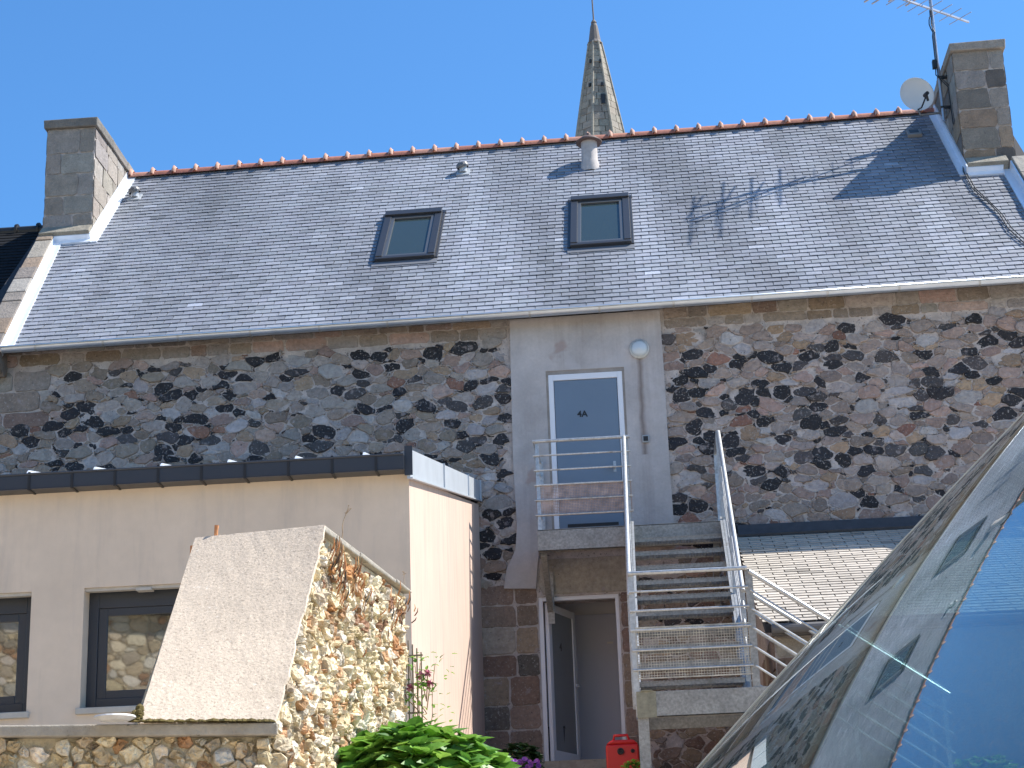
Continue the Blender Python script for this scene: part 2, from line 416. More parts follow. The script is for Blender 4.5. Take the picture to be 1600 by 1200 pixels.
mxs = t_.nodes.new('ShaderNodeMix'); mxs.data_type = 'RGBA'; t_.links.new(mth('MULTIPLY', mth('MULTIPLY', band, zf), .75), mxs.inputs[0]); t_.links.new(src_, mxs.inputs[6]); mxs.inputs[7].default_value = (.15, .11, .09, 1); t_.links.new(mxs.outputs[2], b_.inputs['Base Color'])
mb.build('rendered_panel', m_render, house)
# weathering trim at panel edges: small rubble-coloured arris
# upper door, set back in the panel
dr = MB(); yd = T - .005
fr = MB()
x0, x1, z0, z1 = UD
for a, b in (((x0 + .03, yd - .03, z0), (x0 + .095, yd + .008, z1 - .05)), ((x1 - .095, yd - .03, z0), (x1 - .03, yd + .008, z1 - .05)), ((x0 + .095, yd - .03, z1 - .13), (x1 - .095, yd + .008, z1 - .05))): fr.box(a, b)
lv = MB(); lv.box((x0 + .10, yd - .018, z0 + .01), (x1 - .10, yd + .006, z1 - .135))
door = lv.build('door', m_blue, house, bevel=.003, label='blue grey entrance door marked 4A on the upper landing')
fr.build('door_frame', m_white, door, bevel=.004)
rv = MB()   # render reveal soffit
rv.box((x0, yd - .03, z1 - .048), (x1, yd + .008, z1)); rv.box((x0, yd - .028, z0), (x0 + .028, yd + .008, z1 - .05)); rv.box((x1 - .028, yd - .028, z0), (x1, yd + .008, z1 - .05))
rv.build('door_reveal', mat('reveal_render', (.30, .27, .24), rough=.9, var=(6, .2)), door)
h = MB(); hz = 7.60
h.box((x1 - .20, yd - .026, hz - .05), (x1 - .165, yd - .018, hz + .09)); h.tube([(x1 - .182, yd - .022, hz), (x1 - .182, yd - .075, hz), (x1 - .30, yd - .075, hz)], .011)
h.build('door_handle', m_rail, door)
tb = MB(); tb.box((x0 + .20, yd - .024, 6.86), (x1 - .17, yd - .018, 6.90)); tb.build('door_trim', m_black, door)
def text(body, size, loc, m, name, parent, rot=(math.radians(90), 0, 0)):
    cu = bpy.data.curves.new(name, 'FONT'); cu.body = body; cu.size = size; cu.extrude = .002; cu.align_x = 'CENTER'; cu.align_y = 'CENTER'; cu.offset = .003
    o = bpy.data.objects.new('tmp_text', cu); COL.objects.link(o)
    dg = bpy.context.evaluated_depsgraph_get(); me = bpy.data.meshes.new_from_object(o.evaluated_get(dg)); bpy.data.objects.remove(o)
    me.materials.clear(); me.materials.append(m)
    ob = bpy.data.objects.new(name, me); COL.objects.link(ob); ob.parent = parent
    ob.location = tuple(np.array(loc) - parent_world(parent)); ob.rotation_euler = rot; return ob
p4 = PY(910, 647, yd - .02)
text('4A', .112, (p4[0], yd - .021, p4[2]), m_black, 'door_number', door)
# lower doorway: hall behind the wall, frame, open leaf, inner door
m_hall = mat('hall_paint', (.80, .78, .77), rough=.8)
hb = MB(); X0, X1, Z0, Z1 = -1.60, .1, 3.88, 6.35; Yb = 24.3
hb.box((X0 - .05, T + .56, Z0), (X0, Yb, Z1)); hb.box((X1, T + .56, Z0), (X1 + .05, Yb, Z1)); hb.box((X0, T + .56, Z1), (X1, Yb, Z1 + .05)); hb.box((X0, Yb, Z0), (X1, Yb + .05, Z1)); hb.box((X0, T + .02, Z0 - .05), (X1, Yb, Z0))
hb.build('hallway', m_hall, house)
a = PY(895, 962, Yb - .03); b = PY(975, 957, Yb - .03)
idr = MB(); idr.box((a[0], Yb - .05, Z0 + .01), (a[0] + .84, Yb - .01, a[2])); idr = idr.build('inner_door', mat('grey_inner_door', (.66, .68, .78), rough=.5), house, bevel=.004)
q = PY(953, 1004, Yb - .06); s_ = MB(); s_.box((q[0] - .04, Yb - .058, q[2] - .012), (q[0] + .04, Yb - .05, q[2] + .012)); s_.build('nameplate', m_hall, idr)
yf = T + .03
fr = MB(); fr.box((LD[0], yf, G), (LD[0] + .055, yf + .07, LD[3])); fr.box((LD[1] - .045, yf, G), (LD[1], yf + .07, LD[3])); fr.box((LD[0] + .055, yf, LD[3] - .05), (LD[1] - .045, yf + .07, LD[3]))
fo = fr.build('door_frame', m_white, house, bevel=.004)
hx, hy, th = LD[0] + .07, yf + .07, math.radians(70)
ld = np.array([math.cos(th), math.sin(th), 0]); ln = np.array([math.sin(th), -math.cos(th), 0]) * .05
o = np.array([hx, hy, G + .02]); Wd, Hd = .86, 1.97; zz = np.array([0, 0, 1.])
lf = MB()
for s0, s1, t0, t1 in ((0, .09, 0, Hd), (Wd - .09, Wd, 0, Hd), (.09, Wd - .09, Hd - .09, Hd), (.09, Wd - .09, 0, .16)):
    lf.obox(o + ld * s0 + zz * t0, ld * (s1 - s0), zz * (t1 - t0), ln)
leaf = lf.build('open_door', m_white, house, bevel=.003, label='white framed lower door standing open inward')
gl = MB(); gl.obox(o + ld * .09 + zz * .16 + ln * .4, ld * (Wd - .18), zz * (Hd - .25), ln * .3)
gl.build('door_glazing', mat('grey_door_glazing', (.24, .26, .27), rough=.2), leaf)
hn = MB(); c = o + ld * (Wd - .045) + zz * 1.02 + ln
hn.tube([c, c + ln * 1.0, c + ln * 1.0 - ld * .12], .012); hn.tube([c - ln * 1.05, c - ln * 2, c - ln * 2 - ld * .1], .012); hn.build('door_handle', m_white, leaf)
c = o + ld * .38 + zz * 1.46 + ln * .72
text('4', .14, c, m_black, 'door_number', leaf, (math.radians(90), 0, th))
stp = MB(); stp.box((LD[0] - .1, T - .35, 3.4), (LD[1] + .1, T + .03, G)); stp.build('doorstep', m_copc, house)

# roof
RXL, RXR = -8.30, HX1
roof = MB()
def bedge(s):  # left edge of slating follows the flashing
    return -8.20 if s < .05 else None
xl = -8.95
roof.hexa([RP(xl, .55, -.09), RP(HX1, .55, -.09), RP(HX1, ridgeS(HX1), -.09), RP(xl, ridgeS(xl), -.09), RP(xl, -.02, -.02), RP(HX1, -.02, -.02), RP(HX1, ridgeS(HX1), -.02), RP(xl, ridgeS(xl), -.02)], mi=1)
# rear slope
zr = RP(0, ridgeS(0))[2]
rl, rr = RP(xl, ridgeS(xl), -.02), RP(HX1, ridgeS(HX1), -.02)
roof.hexa([rl - (0, 0, .12), rr - (0, 0, .12), (HX1, 31.8, 9.3), (xl, 31.8, 9.2), rl, rr, (HX1, 31.8, 9.45), (xl, 31.8, 9.35)], mi=1)
SKY = [(PR(596, 411)[0], PR(690, 338)[0]), (PR(893, 388)[0], PR(984, 314)[0])]
def slope_s(p): return (p - np.array([p[0], 22.25, gz(p[0])])) @ vv_
SK = [(-3.56, -2.72, slope_s(PR(640, 408)), slope_s(PR(645, 339))), (-.82, .03, slope_s(PR(938, 387)), slope_s(PR(938, 315)))]
chL = (-8.80, -8.04, 24.98); chR = (4.95, 5.70, 25.05)
expo = .125; row = 0; s = .0
def xleft(s): return -8.20 - .02 if s < .1 else (-8.20 - .37 * min(1, s / 3.6) if s < 3.62 else -8.02)
while s < 6.6:
    x = -8.7 + (.11 if row % 2 else 0) + U(-.006, .006)
    e2 = expo * 1.0
    while x < 7.2:
        wd = .222; s1 = s + e2 * 1.5
        skip = x < xleft(s) - .24 or s1 > ridgeS(x) + .10
        xx1 = x + wd - .009
        if any(k[0] + .08 < x + wd / 2 < k[1] - .08 and k[2] + .06 < s + .06 < k[3] - .1 for k in SK): skip = True
        Yc = 22.25 + s * math.cos(A)
        if chR[0] - .1 < x + wd / 2 and Yc > chR[2] - .1: skip = True
        if x + wd / 2 > chR[1] - .2 : skip = skip or (Yc > 24.9)
        if not skip:
            n1 = mnoise.noise(Vector((x * .75 + s * .18, s * .10, 0))); n2 = mnoise.noise(Vector((x * 1.6, s * 1.6, 9)))
            n3 = mnoise.noise(Vector((x * 3.2, s * .25, 17))); k = 1 + .42 * n1 + .10 * n2 + .30 * n3 + U(-.075, .075)
            if rnd() < .022: k *= U(1.12, 1.45)
            if rnd() < .03: k *= .75
            k = max(.45, k)
            col = (.225 * k * U(.98, 1.02), .238 * k, .270 * k * U(.98, 1.02))
            h0 = .020 + U(-.002, .003); h1 = .004; du = U(-.004, .004)
            roof.hexa([RP(x, s + du, h0 - .007), RP(xx1, s + du * .5, h0 - .007), RP(xx1, s1, -.004), RP(x, s1, -.004), RP(x, s + du, h0), RP(xx1, s + du * .5, h0 + U(-.001, .001)), RP(xx1, s1, h1), RP(x, s1, h1)], col=col, mi=0)
            if s < 6.4: roof.obox(RP(x + wd / 2 - .004, s - .010, h0 - .003), uu * .008, vv_ * .022, nn * .007, col=(1, 1, 1), mi=2)
        x += wd
    s += expo; row += 1
roof_o = roof.build('roof', [m_slate, m_under, m_rail], house)
# terracotta ridge
rt = MB(); x = -7.98; step = .353
TC = [(.36, .135, .085), (.40, .16, .10), (.33, .12, .08), (.42, .20, .14)]
while x < 4.75:
    c0, c1 = RP(x, ridgeS(x), .0), RP(x + step, ridgeS(x + step), 0); c = random.choice(TC)
    def arc(cn, r, up): return [cn + np.array([0, -math.cos(t) * r * 1.25, math.sin(t) * r * 1.05 + up]) for t in [math.pi * k / 8 for k in range(9)]]
    a0, a1 = arc(c0, .115, -.055), arc(c1, .108, -.055)
    rt.add(a0 + a1, [(i, i + 1, 10 + i, 9 + i) for i in range(8)], col=c)
    cm = c0; c = (.50, .28, .20)
    b0, b1, b2 = arc(cm + uu * -.03, .125, -.045), arc(cm, .155, -.03), arc(cm + uu * .045, .125, -.045)
    rt.add(b0 + b1 + b2, [(i, i + 1, 10 + i, 9 + i) for i in range(8)] + [(9 + i, 10 + i, 19 + i, 18 + i) for i in range(8)], col=c)
    x += step
rt.build('ridge_tiles', m_tile, roof_o, smooth=True)
# chimneys
def chimney(x0, x1, y0, zb, zt, y1, seed, relief=None):
    random.seed(seed); mb = MB(); mb.mi = 0
    mb.box((x0 + .012, y0 + .012, zb), (x1 - .012, y1, zt - .14))
    for face in ('f', 'l', 'r'):
        L0, L1 = (x0, x1) if face == 'f' else (y0, y1)
        for poly, r in courses(L0 + .004, L1 - .004, zb, zt - .14, (.29, .37), (.22, .55) if face == 'f' else (.3, .7)):
            if face == 'f': to3, n = (lambda a, b: np.array([a, y0 + .012, b])), (0, -1, 0)
            elif face == 'l': to3, n = (lambda a, b: np.array([x0 + .012, a, b])), (-1, 0, 0)
            else: to3, n = (lambda a, b: np.array([x1 - .012, a, b])), (1, 0, 0)
            cc = pick(CHIM); px_ = sum(q[0] for q in poly) / 4; pz_ = sum(q[1] for q in poly) / 4
            if seed == 5 and face == 'f' and (zt - .85 < pz_ < zt - .5 or (pz_ < zb + .6 and px_ > x0 + .3)): cc = (.115, .10, .088) if rnd() < .6 else cc
            stone(mb, poly, .012, .006, U(.010, .022), to3, n, cc, n=20, mi=1, soft=.08, tilt=.01, inner=.86, rough=.0015)
    ch = mb.build('chimney', [m_mortar, m_chim], house)
    cp = MB(); x = x0 - .05; yy = y0 - .06
    j = lambda: U(-.012, .012)
    y = yy
    while y < y1 + .05:
        ye = min(y + U(.5, .9), y1 + .06)
        cp.hexa([(x0 - .035, y, zt - .14), (x1 + .035, y, zt - .14), (x1 + .035, ye, zt - .14), (x0 - .035, ye, zt - .14), (x0 - .045 + j(), y + j() * .2, zt + j()), (x1 + .045 + j(), y + j() * .2, zt + j()), (x1 + .045 + j(), ye, zt + j()), (x0 - .045 + j(), ye, zt + j())], col=pick(CHIM))
        y = ye + .006
    cp.build('chimney_cap', m_chim, ch, bevel=.015)
    fm = MB()
    return ch
c1_ = chimney(chL[0], chL[1], chL[2], 12.0, 14.22, 28.7, 3)
c2_ = chimney(chR[0], chR[1], chR[2], 12.1, 14.53, 28.75, 5)
random.seed(11)
# dark lichen block low on the right stack
# stone plinths under the stacks, gable copings
cop = MB()
def slab(xa, xb, s0, s1, h0, h1, mi=0, col=None, **k):
    (xa0, xa1), (xb0, xb1) = (xa if hasattr(xa, '__len__') else (xa, xa)), (xb if hasattr(xb, '__len__') else (xb, xb))
    return [RP(xa0, s0, h0), RP(xb0, s0, h0), RP(xb1, s1, h0), RP(xa1, s1, h0), RP(xa0, s0, h1), RP(xb0, s0, h1), RP(xb1, s1, h1), RP(xa1, s1, h1)]
sL = (chL[2] - 22.25) / math.cos(A)
s = -.15
while s < sL:
    e = min(s + U(.28, .7), sL); t0, t1 = s / sL, e / sL
    cop.hexa(slab((-8.62 - .2 * t0, -8.62 - .2 * t1), (-8.31 - .27 * t0, -8.31 - .27 * t1), s, e - .008, -.3, .13 + U(-.01, .01)), col=pick(CHIM)); s = e
cop.box((-8.70, D - .32, 9.28), (-8.32, D + .1, 9.62), col=pick(CHIM))
cop.hexa(slab(-8.80, -8.03, sL - .10, sL + .12, -.2, .17), col=(.26, .23, .18))
cop.build('left_coping'.replace('left_', 'gable_'), m_chim, house, bevel=.012)
cop = MB(); sR = (chR[2] - 22.25) / math.cos(A)
cop.hexa(slab(4.96, 5.55, sR - .10, sR + .12, -.2, .17), col=(.27, .24, .19))
s = sR
while s > -.2:
    e = s - U(.4, .7); cop.hexa(slab(5.60, 5.95, e, s - .008, -.3, .20 + U(-.01, .01)), col=pick(CHIM)); s = e
cop.build('gable_coping', m_chim, house, bevel=.012)
fl = MB()
fl.hexa(slab((-8.30, -8.57), (-8.17, -8.45), -.03, sL - .1, -.01, .035)); fl.hexa(slab((-8.33, -8.60), (-8.30, -8.57), -.03, sL - .1, -.05, .10))
fl.hexa(slab(-8.60, -8.0, sL - .24, sL - .10, .0, .04)); fl.hexa(slab(-8.58, -8.02, sL - .125, sL - .10, .0, .11))
fl.hexa(slab(-8.03, -7.90, sL - .24, ridgeS(-8) - .04, .0, .036)); fl.hexa(slab(-8.035, -8.015, sL - .1, ridgeS(-8) - .02, .0, .12))
fl.build('zinc_flashing', m_zinc, roof_o); fl = MB()
fl.hexa(slab(4.83, 4.945, sR - .2, ridgeS(4.8) + .0, .0, .036)); fl.hexa(slab(4.925, 4.945, sR - .2, ridgeS(4.8), .03, .16))
fl.hexa(slab(4.94, 5.47, sR - .26, sR - .10, .0, .040)); fl.hexa(slab(4.94, 5.47, sR - .125, sR - .10, .0, .11))
fl.hexa(slab(5.45, 5.57, -.03, sR - .1, .0, .036)); fl.hexa(slab(5.565, 5.59, -.03, sR - .1, .0, .16))
fl.build('zinc_flashing', m_zinc, roof_o)
# gutter
gt = MB(); gx0, gx1 = -8.28, HX1
gp = []
for k in range(9):
    t = math.pi * k / 8; gp.append((22.20 - .062 * math.cos(t) * 1.0 - .035, -.062 * math.sin(t)))
def gpt(x, yo, zo): return (x, yo, gz(x) + .012 + zo)
ring0 = [gpt(gx0, a, b) for a, b in gp]; ring1 = [gpt(gx1, a, b) for a, b in gp]
inn0 = [gpt(gx0, 22.165 + (a - 22.165) * .93, b * .93 + .001) for a, b in gp]; inn1 = [gpt(gx1, 22.165 + (a - 22.165) * .93, b * .93 + .001) for a, b in gp]
gt.add(ring0 + ring1, [(i, i + 1, 10 + i, 9 + i) for i in range(8)]); gt.add(inn0 + inn1, [(i, i + 1, 10 + i, 9 + i) for i in range(8)])
gt.tube([gpt(gx0, 22.100, .004), gpt(gx1, 22.100, .004)], .013, 8)
gt.prism([gpt(gx0, a, b) for a, b in gp], (.01, 0, 0))
gt = gt.build('gutter', m_gutter, house, smooth=True)
x = gx0 + .45
while x < 6.5:
    gb = MB()
    gb.add([gpt(x, 22.165 + (a - 22.165) * 1.07, b * 1.07) for a, b in gp] + [gpt(x + .028, 22.165 + (a - 22.165) * 1.07, b * 1.07) for a, b in gp], [(i, i + 1, 10 + i, 9 + i) for i in range(8)])
    gb.build('gutter_bracket', m_rail, gt, smooth=True); x += U(.86, 1.02)
# skylights
m_rw = mat('roof_window_cladding', (.030, .032, .038), rough=.4, metal=.2)
m_rg = mat('roof_window_glass', (.03, .045, .045), rough=.06, spec=.45)
def skylight(k):
    xa, xb, s0, s1 = k; m = MB(); W = xb - xa
    for (a, b, c, d, h) in ((xa, xa + .10, s0 + .04, s1 - .1, .095), (xb - .10, xb, s0 + .04, s1 - .1, .095), (xa, xb, s0 - .03, s0 + .045, .085), (xa, xb, s1 - .14, s1, .12)):
        m.hexa(slab(a, b, c, d, -.02, h))
    m.hexa(slab(xa - .05, xb + .05, s1 - .01, s1 + .07, .0, .045)); m.hexa(slab(xa - .04, xa, s0, s1, 0, .04)); m.hexa(slab(xb, xb + .04, s0, s1, 0, .04))
    rw = m.build('roof_window', m_rw, house, bevel=.006)
    g = MB(); g.hexa(slab(xa + .15, xb - .15, s0 + .10, s1 - .22, .0, .055)); g.build('window_pane', m_rg, rw)
    i_ = MB()
    for (a, b, c, d) in ((xa + .10, xa + .15, s0 + .045, s1 - .14), (xb - .15, xb - .10, s0 + .045, s1 - .14), (xa + .15, xb - .15, s0 + .045, s0 + .10), (xa + .15, xb - .15, s1 - .22, s1 - .14)): i_.hexa(slab(a, b, c, d, 0, .08))
    i_.build('window_sash', mat('sash_grey', (.10, .105, .11), rough=.35, metal=.4), rw, bevel=.004)
    ap = MB(); ap.hexa(slab(xa - .04, xb + .04, s0 - .17, s0 - .03, .0, .03)); ap.build('lead_apron', mat('lead_apron', (.13, .135, .15), rough=.6), rw)
for k in SK: skylight(k)
# flue and vents
fp = PR(922, 261)
m = MB(); zt_ = fp[2] + .40; m.lathe((fp[0], fp[1], fp[2] - .1), (0, 0, 1), [(.15, 0), (.145, .14), (.125, .2), (.125, .53)], 28)
flue = m.build('flue_pipe', mat('flue_cement', (.42, .38, .36), rough=.8, var=(12, .15)), house, smooth=True)
m = MB(); m.lathe((fp[0], fp[1], fp[2] + .40), (0, 0, 1), [(.0, .02), (.20, .0), (.205, .02), (.12, .09), (0, .11)], 28); m.tube([(fp[0], fp[1], fp[2] + .5), (fp[0], fp[1], fp[2] + .57)], .03); m.build('flue_cap', mat('rusty_cap', (.10, .06, .05), rough=.7), flue, smooth=True)
for (px, py) in ((724, 272), (211, 311)):
    p = PR(px, py); m = MB()
    m.hexa(slab(p[0] - .10, p[0] + .10, slope_s(p) - .10, slope_s(p) + .12, .01, .035)); c = RP(p[0], slope_s(p), .03)
    m.tube([c, c + (0, 0, .10), c + (0, -.03, .15)], [.06, .06, .065], 14)
    v_ = m.build('roof_vent', mat('vent_grey', (.38, .40, .42), rough=.5), house)
    m = MB(); m.lathe(c + (-.01, 0, .11), (-.25, -.2, 1), [(.095, -.03), (.10, 0), (.085, .04), (.05, .06), (0, .07)], 14); m.build('vent_hood', mat('vent_dark', (.12, .12, .125), rough=.5), v_)
p = PR(1428, 212); m = MB()
m.hexa(slab(p[0] - .11, p[0] + .11, slope_s(p) - .12, slope_s(p) + .12, .01, .07)); v_ = m.build('roof_vent', mat('vent_pale', (.20, .19, .18), rough=.6), house, bevel=.01)
m = MB(); m.hexa(slab(p[0] - .07, p[0] + .07, slope_s(p) - .05, slope_s(p) + .08, .06, .075)); m.build('vent_opening', m_black, v_)

# ------------------------------------------------------------------ things fixed to the house
p = PY(999, 546, D - .05)
lamp = empty('wall_lamp', (p[0], D - .045, p[2]), 'round white bulkhead lamp on the lilac render beside the upper door', 'lamp')
m = MB(); m.lathe((p[0], D - .046, p[2]), (0, -1, 0), [(.0, -.004), (.125, -.004), (.128, .03), (.11, .05)], 32); m.build('lamp_base', mat('lamp_rim', (.62, .63, .60), rough=.5), lamp, smooth=True)
m = MB(); m.lathe((p[0], D - .046, p[2]), (0, -1, 0), [(.108, .045), (.10, .07), (.07, .09), (.0, .097)], 32); m.build('lamp_glass', mat('lamp_glass', (.55, .60, .62), rough=.15, spec=.8), lamp, smooth=True)
p = PY(1009, 686, D - .05)
kp = empty('entry_keypad', (p[0], D - .045, p[2]), 'small square grey keypad with dark centre right of the upper door', 'keypad')
m = MB(); m.box((p[0] - .045, D - .075, p[2] - .05), (p[0] + .045, D - .044, p[2] + .05)); m.build('casing', mat('keypad_grey', (.35, .36, .36), rough=.4), kp, bevel=.01)
m = MB(); m.box((p[0] - .03, D - .079, p[2] - .032), (p[0] + .03, D - .0745, p[2] + .032)); m.build('keypad_face', m_black, kp, bevel=.004)

# satellite dish
dc = PY(1432, 148, 25.9)
dish = empty('satellite_dish', dc, 'round pale grey satellite dish beside the right chimney', 'satellite dish')
ax = np.array([.2, -.96, -.06]); ax /= np.linalg.norm(ax)
m = MB(); m.lathe(dc, ax, [(.0, -.04), (.10, -.035), (.19, -.015), (.262, .02), (.272, .03), (.268, .015), (.19, -.028), (.1, -.05), (0, -.055)], 40)
m.build('reflector', mat('dish_grey', (.74, .75, .74), rough=.45), dish, smooth=True)
m = MB(); lo = dc + ax * .0 + np.array([0, 0, -.25]); lnb = dc + ax * .34 + np.array([.02, 0, -.14])
m.tube([lo, lo + ax * .15 + (0, 0, -.03), lnb + (0, 0, -.02)], .012); m.tube([lnb + ax * .05, lnb - ax * .06], [.028, .034], 14); m.tube([lnb + (0, 0, -.01) , lnb + (0.02, .03, -.10)], .02); m.build('feed_arm', m_black, dish)
m = MB(); m.tube([dc - ax * .05, dc - ax * .12 + (0, 0, -.03), dc + (.05, .1, -.30), (chR[0] + .02, dc[1] + .05, dc[2] - .30)], .02); m.box((chR[0] - .02, dc[1] - .02, dc[2] - .38), (chR[0] + .012, dc[1] + .12, dc[2] - .22)); m.build('wall_bracket', mat('bracket_grey', (.2, .2, .2), rough=.5, metal=.5), dish)

# television aerial
mp_ = PY(1473, 175, 25.6); mx, my = 4.83, 25.6
ant = empty('television_aerial', (mx, my, 13.5), 'tall television aerial on a thin mast strapped to the right chimney', 'aerial')
m_al = mat('dull_aluminium', (.42, .42, .44), rough=.35, metal=.8, var=(5, .2))
m = MB(); m.tube([(mx, my, 13.55), (mx, my, 16.3)], .026, 12); m.build('mast', m_al, ant)
m = MB(); 
for z in (13.75, 14.25):
    m = MB(); m.box((mx - .03, my - .03, z), (chR[0] + .014, my + .03, z + .03)); m.build('mast_clamp', m_black, ant)
m = MB(); m.box((mx - .08, my - .05, 14.42), (mx - .02, my + .03, 14.55)); m.build('junction_box', m_black, ant)
def yagi(z, az, back, fore, n, ln_, tilt=0):
    d = np.array([math.sin(az), math.cos(az), tilt]); d /= np.linalg.norm(d); e = np.array([math.cos(az), -math.sin(az), 0])
    c = np.array([mx, my, z]); m = MB(); m.bar(c - d * back, c + d * fore, .042 if z > 15.6 else .026, .03)
    bo = m.build('boom', m_al, ant)
    for i in range(n):
        t = -back + (back + fore) * (i + .15) / n; l = ln_ * (1.15 - .3 * i / n) * (1.25 if i == 1 else 1)
        m = MB(); m.tube([c + d * t - e * l / 2 + (0, 0, .015), c + d * t + e * l / 2 + (0, 0, .015)], .014 if z > 15.6 else .006 if i != 1 else .012, 6); m.build('element', m_al, bo)
yz = PY(1457, 14, my)[2]
yagi(yz, math.radians(52), 1.15, .82, 9, .52)
yagi(15.74, math.radians(52), 1.0, .3, 4, 1.15, .0); yagi(15.92, math.radians(70), .9, .2, 3, .5)
m = MB(); pts = [(mx - .03, my - .02, 15.4)]
for k in range(12): pts.append((mx - .035 - .03 * math.sin(k * .9) * (k < 5), my - .03, 15.3 - k * .07))
pts += [(mx - .05, my - .03, 14.3), (4.93, 25.5, 14.05), (4.92, 25.4, 13.4)]
for px, py in ((1503, 215), (1505, 272), (1520, 300), (1545, 322), (1562, 340), (1575, 362), (1600, 385)):
    pr = PR(px, py); pts.append(tuple(pr + nn * .05))
m.tube(pts, .009, 6)
pts2 = [tuple(np.array(p) + (.03, .0, .0)) if i < 14 else tuple(np.array(p) + uu * U(.02, .05)) for i, p in enumerate(pts)]
m.tube(pts2, .008, 6)
tag(m.build('aerial_cable', m_black), 'pair of black cables running down the right chimney and across the slates', 'cable')

# ------------------------------------------------------------------ outside stair
LY, LZ = 21.4, 6.60; XL, XA, XB = -1.29, -.15, .90; PYf, PYr, PZt = 17.3, 18.3, 4.06; TOPX = XB
stair = empty('metal_staircase', (.3, 18, 3.2), 'galvanised steel outside staircase with landing, mid platform and tube railings', 'staircase')
m = MB()
m.box((XL + .0, LY, LZ - .26), (XB, LY + .012, LZ)); m.box((XL, LY, LZ - .012), (XB, LY + .07, LZ + .002)); m.box((XL, LY + .012, LZ - .26), (XL + .012, D - .05, LZ)); m.box((XB - .012, LY + .012, LZ - .26), (XB, D - .05, LZ))
m.box((XL, LY, LZ - .26), (XB, LY + .06, LZ - .248))
x = XL + .02
while x < XB: m.box((x, LY + .07, LZ - .03), (x + .004, D - .05, LZ)); x += .035
y = LY + .1
while y < D - .06: m.box((XL + .012, y, LZ - .022), (XB - .012, y + .004, LZ - .004)); y += .1
m.build('landing_deck', m_steel, stair, bevel=.002)
m = MB()
m.box((XA - .02, PYf, PZt - .24), (XB + .20, PYf + .012, PZt)); m.box((XA - .02, PYf, PZt - .24), (XB + .2, PYf + .07, PZt - .228)); m.box((XA - .02, PYf + .012, PZt - .24), (XA - .008, PYr, PZt)); m.box((XB + .1, PYf + .012, PZt - .24), (XB + .112, PYr, PZt)); m.box((XA - .02, PYr, PZt - .24), (XB + .1, PYr + .012, PZt))
x = XA
while x < XB + .1: m.box((x, PYf + .012, PZt - .03), (x + .004, PYr, PZt + .004)); x += .035
m.build('stair_platform', m_steel, stair, bevel=.002)
m = MB(); m.box((XA - .023, PYf - .006, PZt - .243), (XA + .16, PYf - .001, PZt + .003)); m.box((XA + .02, PYf - .02, PZt + .003), (XA + .13, PYf + .03, PZt + .012)); m.build('corner_plate', mat('stained_plate', (.26, .24, .17), rough=.6, metal=.4, var=(12, .3)), stair)
for xx in (XA - .02, XB + .04):
    for yy in (PYf + .02, PYr - .1):
        m = MB(); m.box((xx, yy, 2.9), (xx + .10, yy + .008, PZt - .24)); m.box((xx + .046, yy + .008, 2.9), (xx + .054, yy + .09, PZt - .24)); m.box((xx, yy + .09, 2.9), (xx + .10, yy + .098, PZt - .24)); m.build('support_post', m_steel, stair)
for xx in (XL + .03, XB - .1):
    m = MB(); m.bar((xx + .03, LY + .12, LZ - .27), (xx + .03, D - .03, LZ - .78), .07, .07); m.box((xx, D - .05, LZ - .95), (xx + .08, D - .03, LZ - .3)); m.build('landing_bracket', m_steel, stair)
# flight
nT = 10; dz = (LZ - PZt) / (nT + 1); dy = (LY - PYr) / nT
for xx in (XA - .03, XB):
    m = MB(); p0 = np.array([xx + .015, PYr, PZt + .02]); p1 = np.array([xx + .015, LY, LZ - .0])
    sd = (p1 - p0) / np.linalg.norm(p1 - p0); up = np.cross((1, 0, 0), sd); up /= np.linalg.norm(up)
    m.bar(p0 - (0, 0, .06), p1 - (0, 0, .06), .010, .24, up); m.bar(p0 - (0, 0, .06) + up * .115 + (.0, 0, 0), p1 - (0, 0, .06) + up * .115, .06, .010, up); m.bar(p0 - (0, 0, .06) - up * .115, p1 - (0, 0, .06) - up * .115, .06, .010, up)
    m.build('stringer', m_rail, stair)
for i in range(nT):
    z = PZt + dz * (i + 1); y = PYr + dy * i
    m = MB(); m.box((XA, y, z - .045), (XB, y + .006, z)); m.box((XA, y + .26, z - .045), (XB, y + .266, z)); m.box((XA, y - .004, z - .004), (XB, y + .03, z + .002))
    x = XA + .02
    while x < XB: m.box((x, y + .006, z - .03), (x + .004, y + .26, z)); x += .034
    for q in range(4): m.box((XA, y + .05 + q * .055, z - .022), (XB, y + .054 + q * .055, z - .004))
    m.box((XA, y + .002, z - .045), (XA + .01, y + .26, z)); m.box((XB - .01, y + .002, z - .045), (XB, y + .26, z))
    for q in range(28):
        xx = XA + .02 + q * .0365; m.box((xx, y - .004, z + .002), (xx + .02, y + .006, z + .008))
    m.build('tread', m_steel, stair)
def rails(pa, pb, hs, r0=.021, r=.011, over=.0):
    pa, pb = np.array(pa, float), np.array(pb, float); d = (pb - pa) / np.linalg.norm(pb - pa)
    for i, h_ in enumerate(hs):
        m = MB(); m.tube([pa + (0, 0, h_) - d * over, pb + (0, 0, h_) + d * over], r0 if i == 0 else r, 12 if i == 0 else 8)
        m.build('handrail' if i == 0 else 'guard_rail', m_rail, stair, smooth=False)
def post(x, y, z, h=1.1, w_=.045):
    m = MB(); m.box((x - w_ / 2, y - .008, z - .12), (x + w_ / 2, y + .008, z + h)); m.build('rail_post', m_rail, stair)
HS = [1.10, .92, .735, .55, .365, .18]
rails((XL, LY, LZ), (XA, LY, LZ), HS, over=.02); rails((XL, LY, LZ), (XL, D - .06, LZ), HS); rails((XB + .03, LY, LZ), (XB + .03, D - .06, LZ), HS[:1])
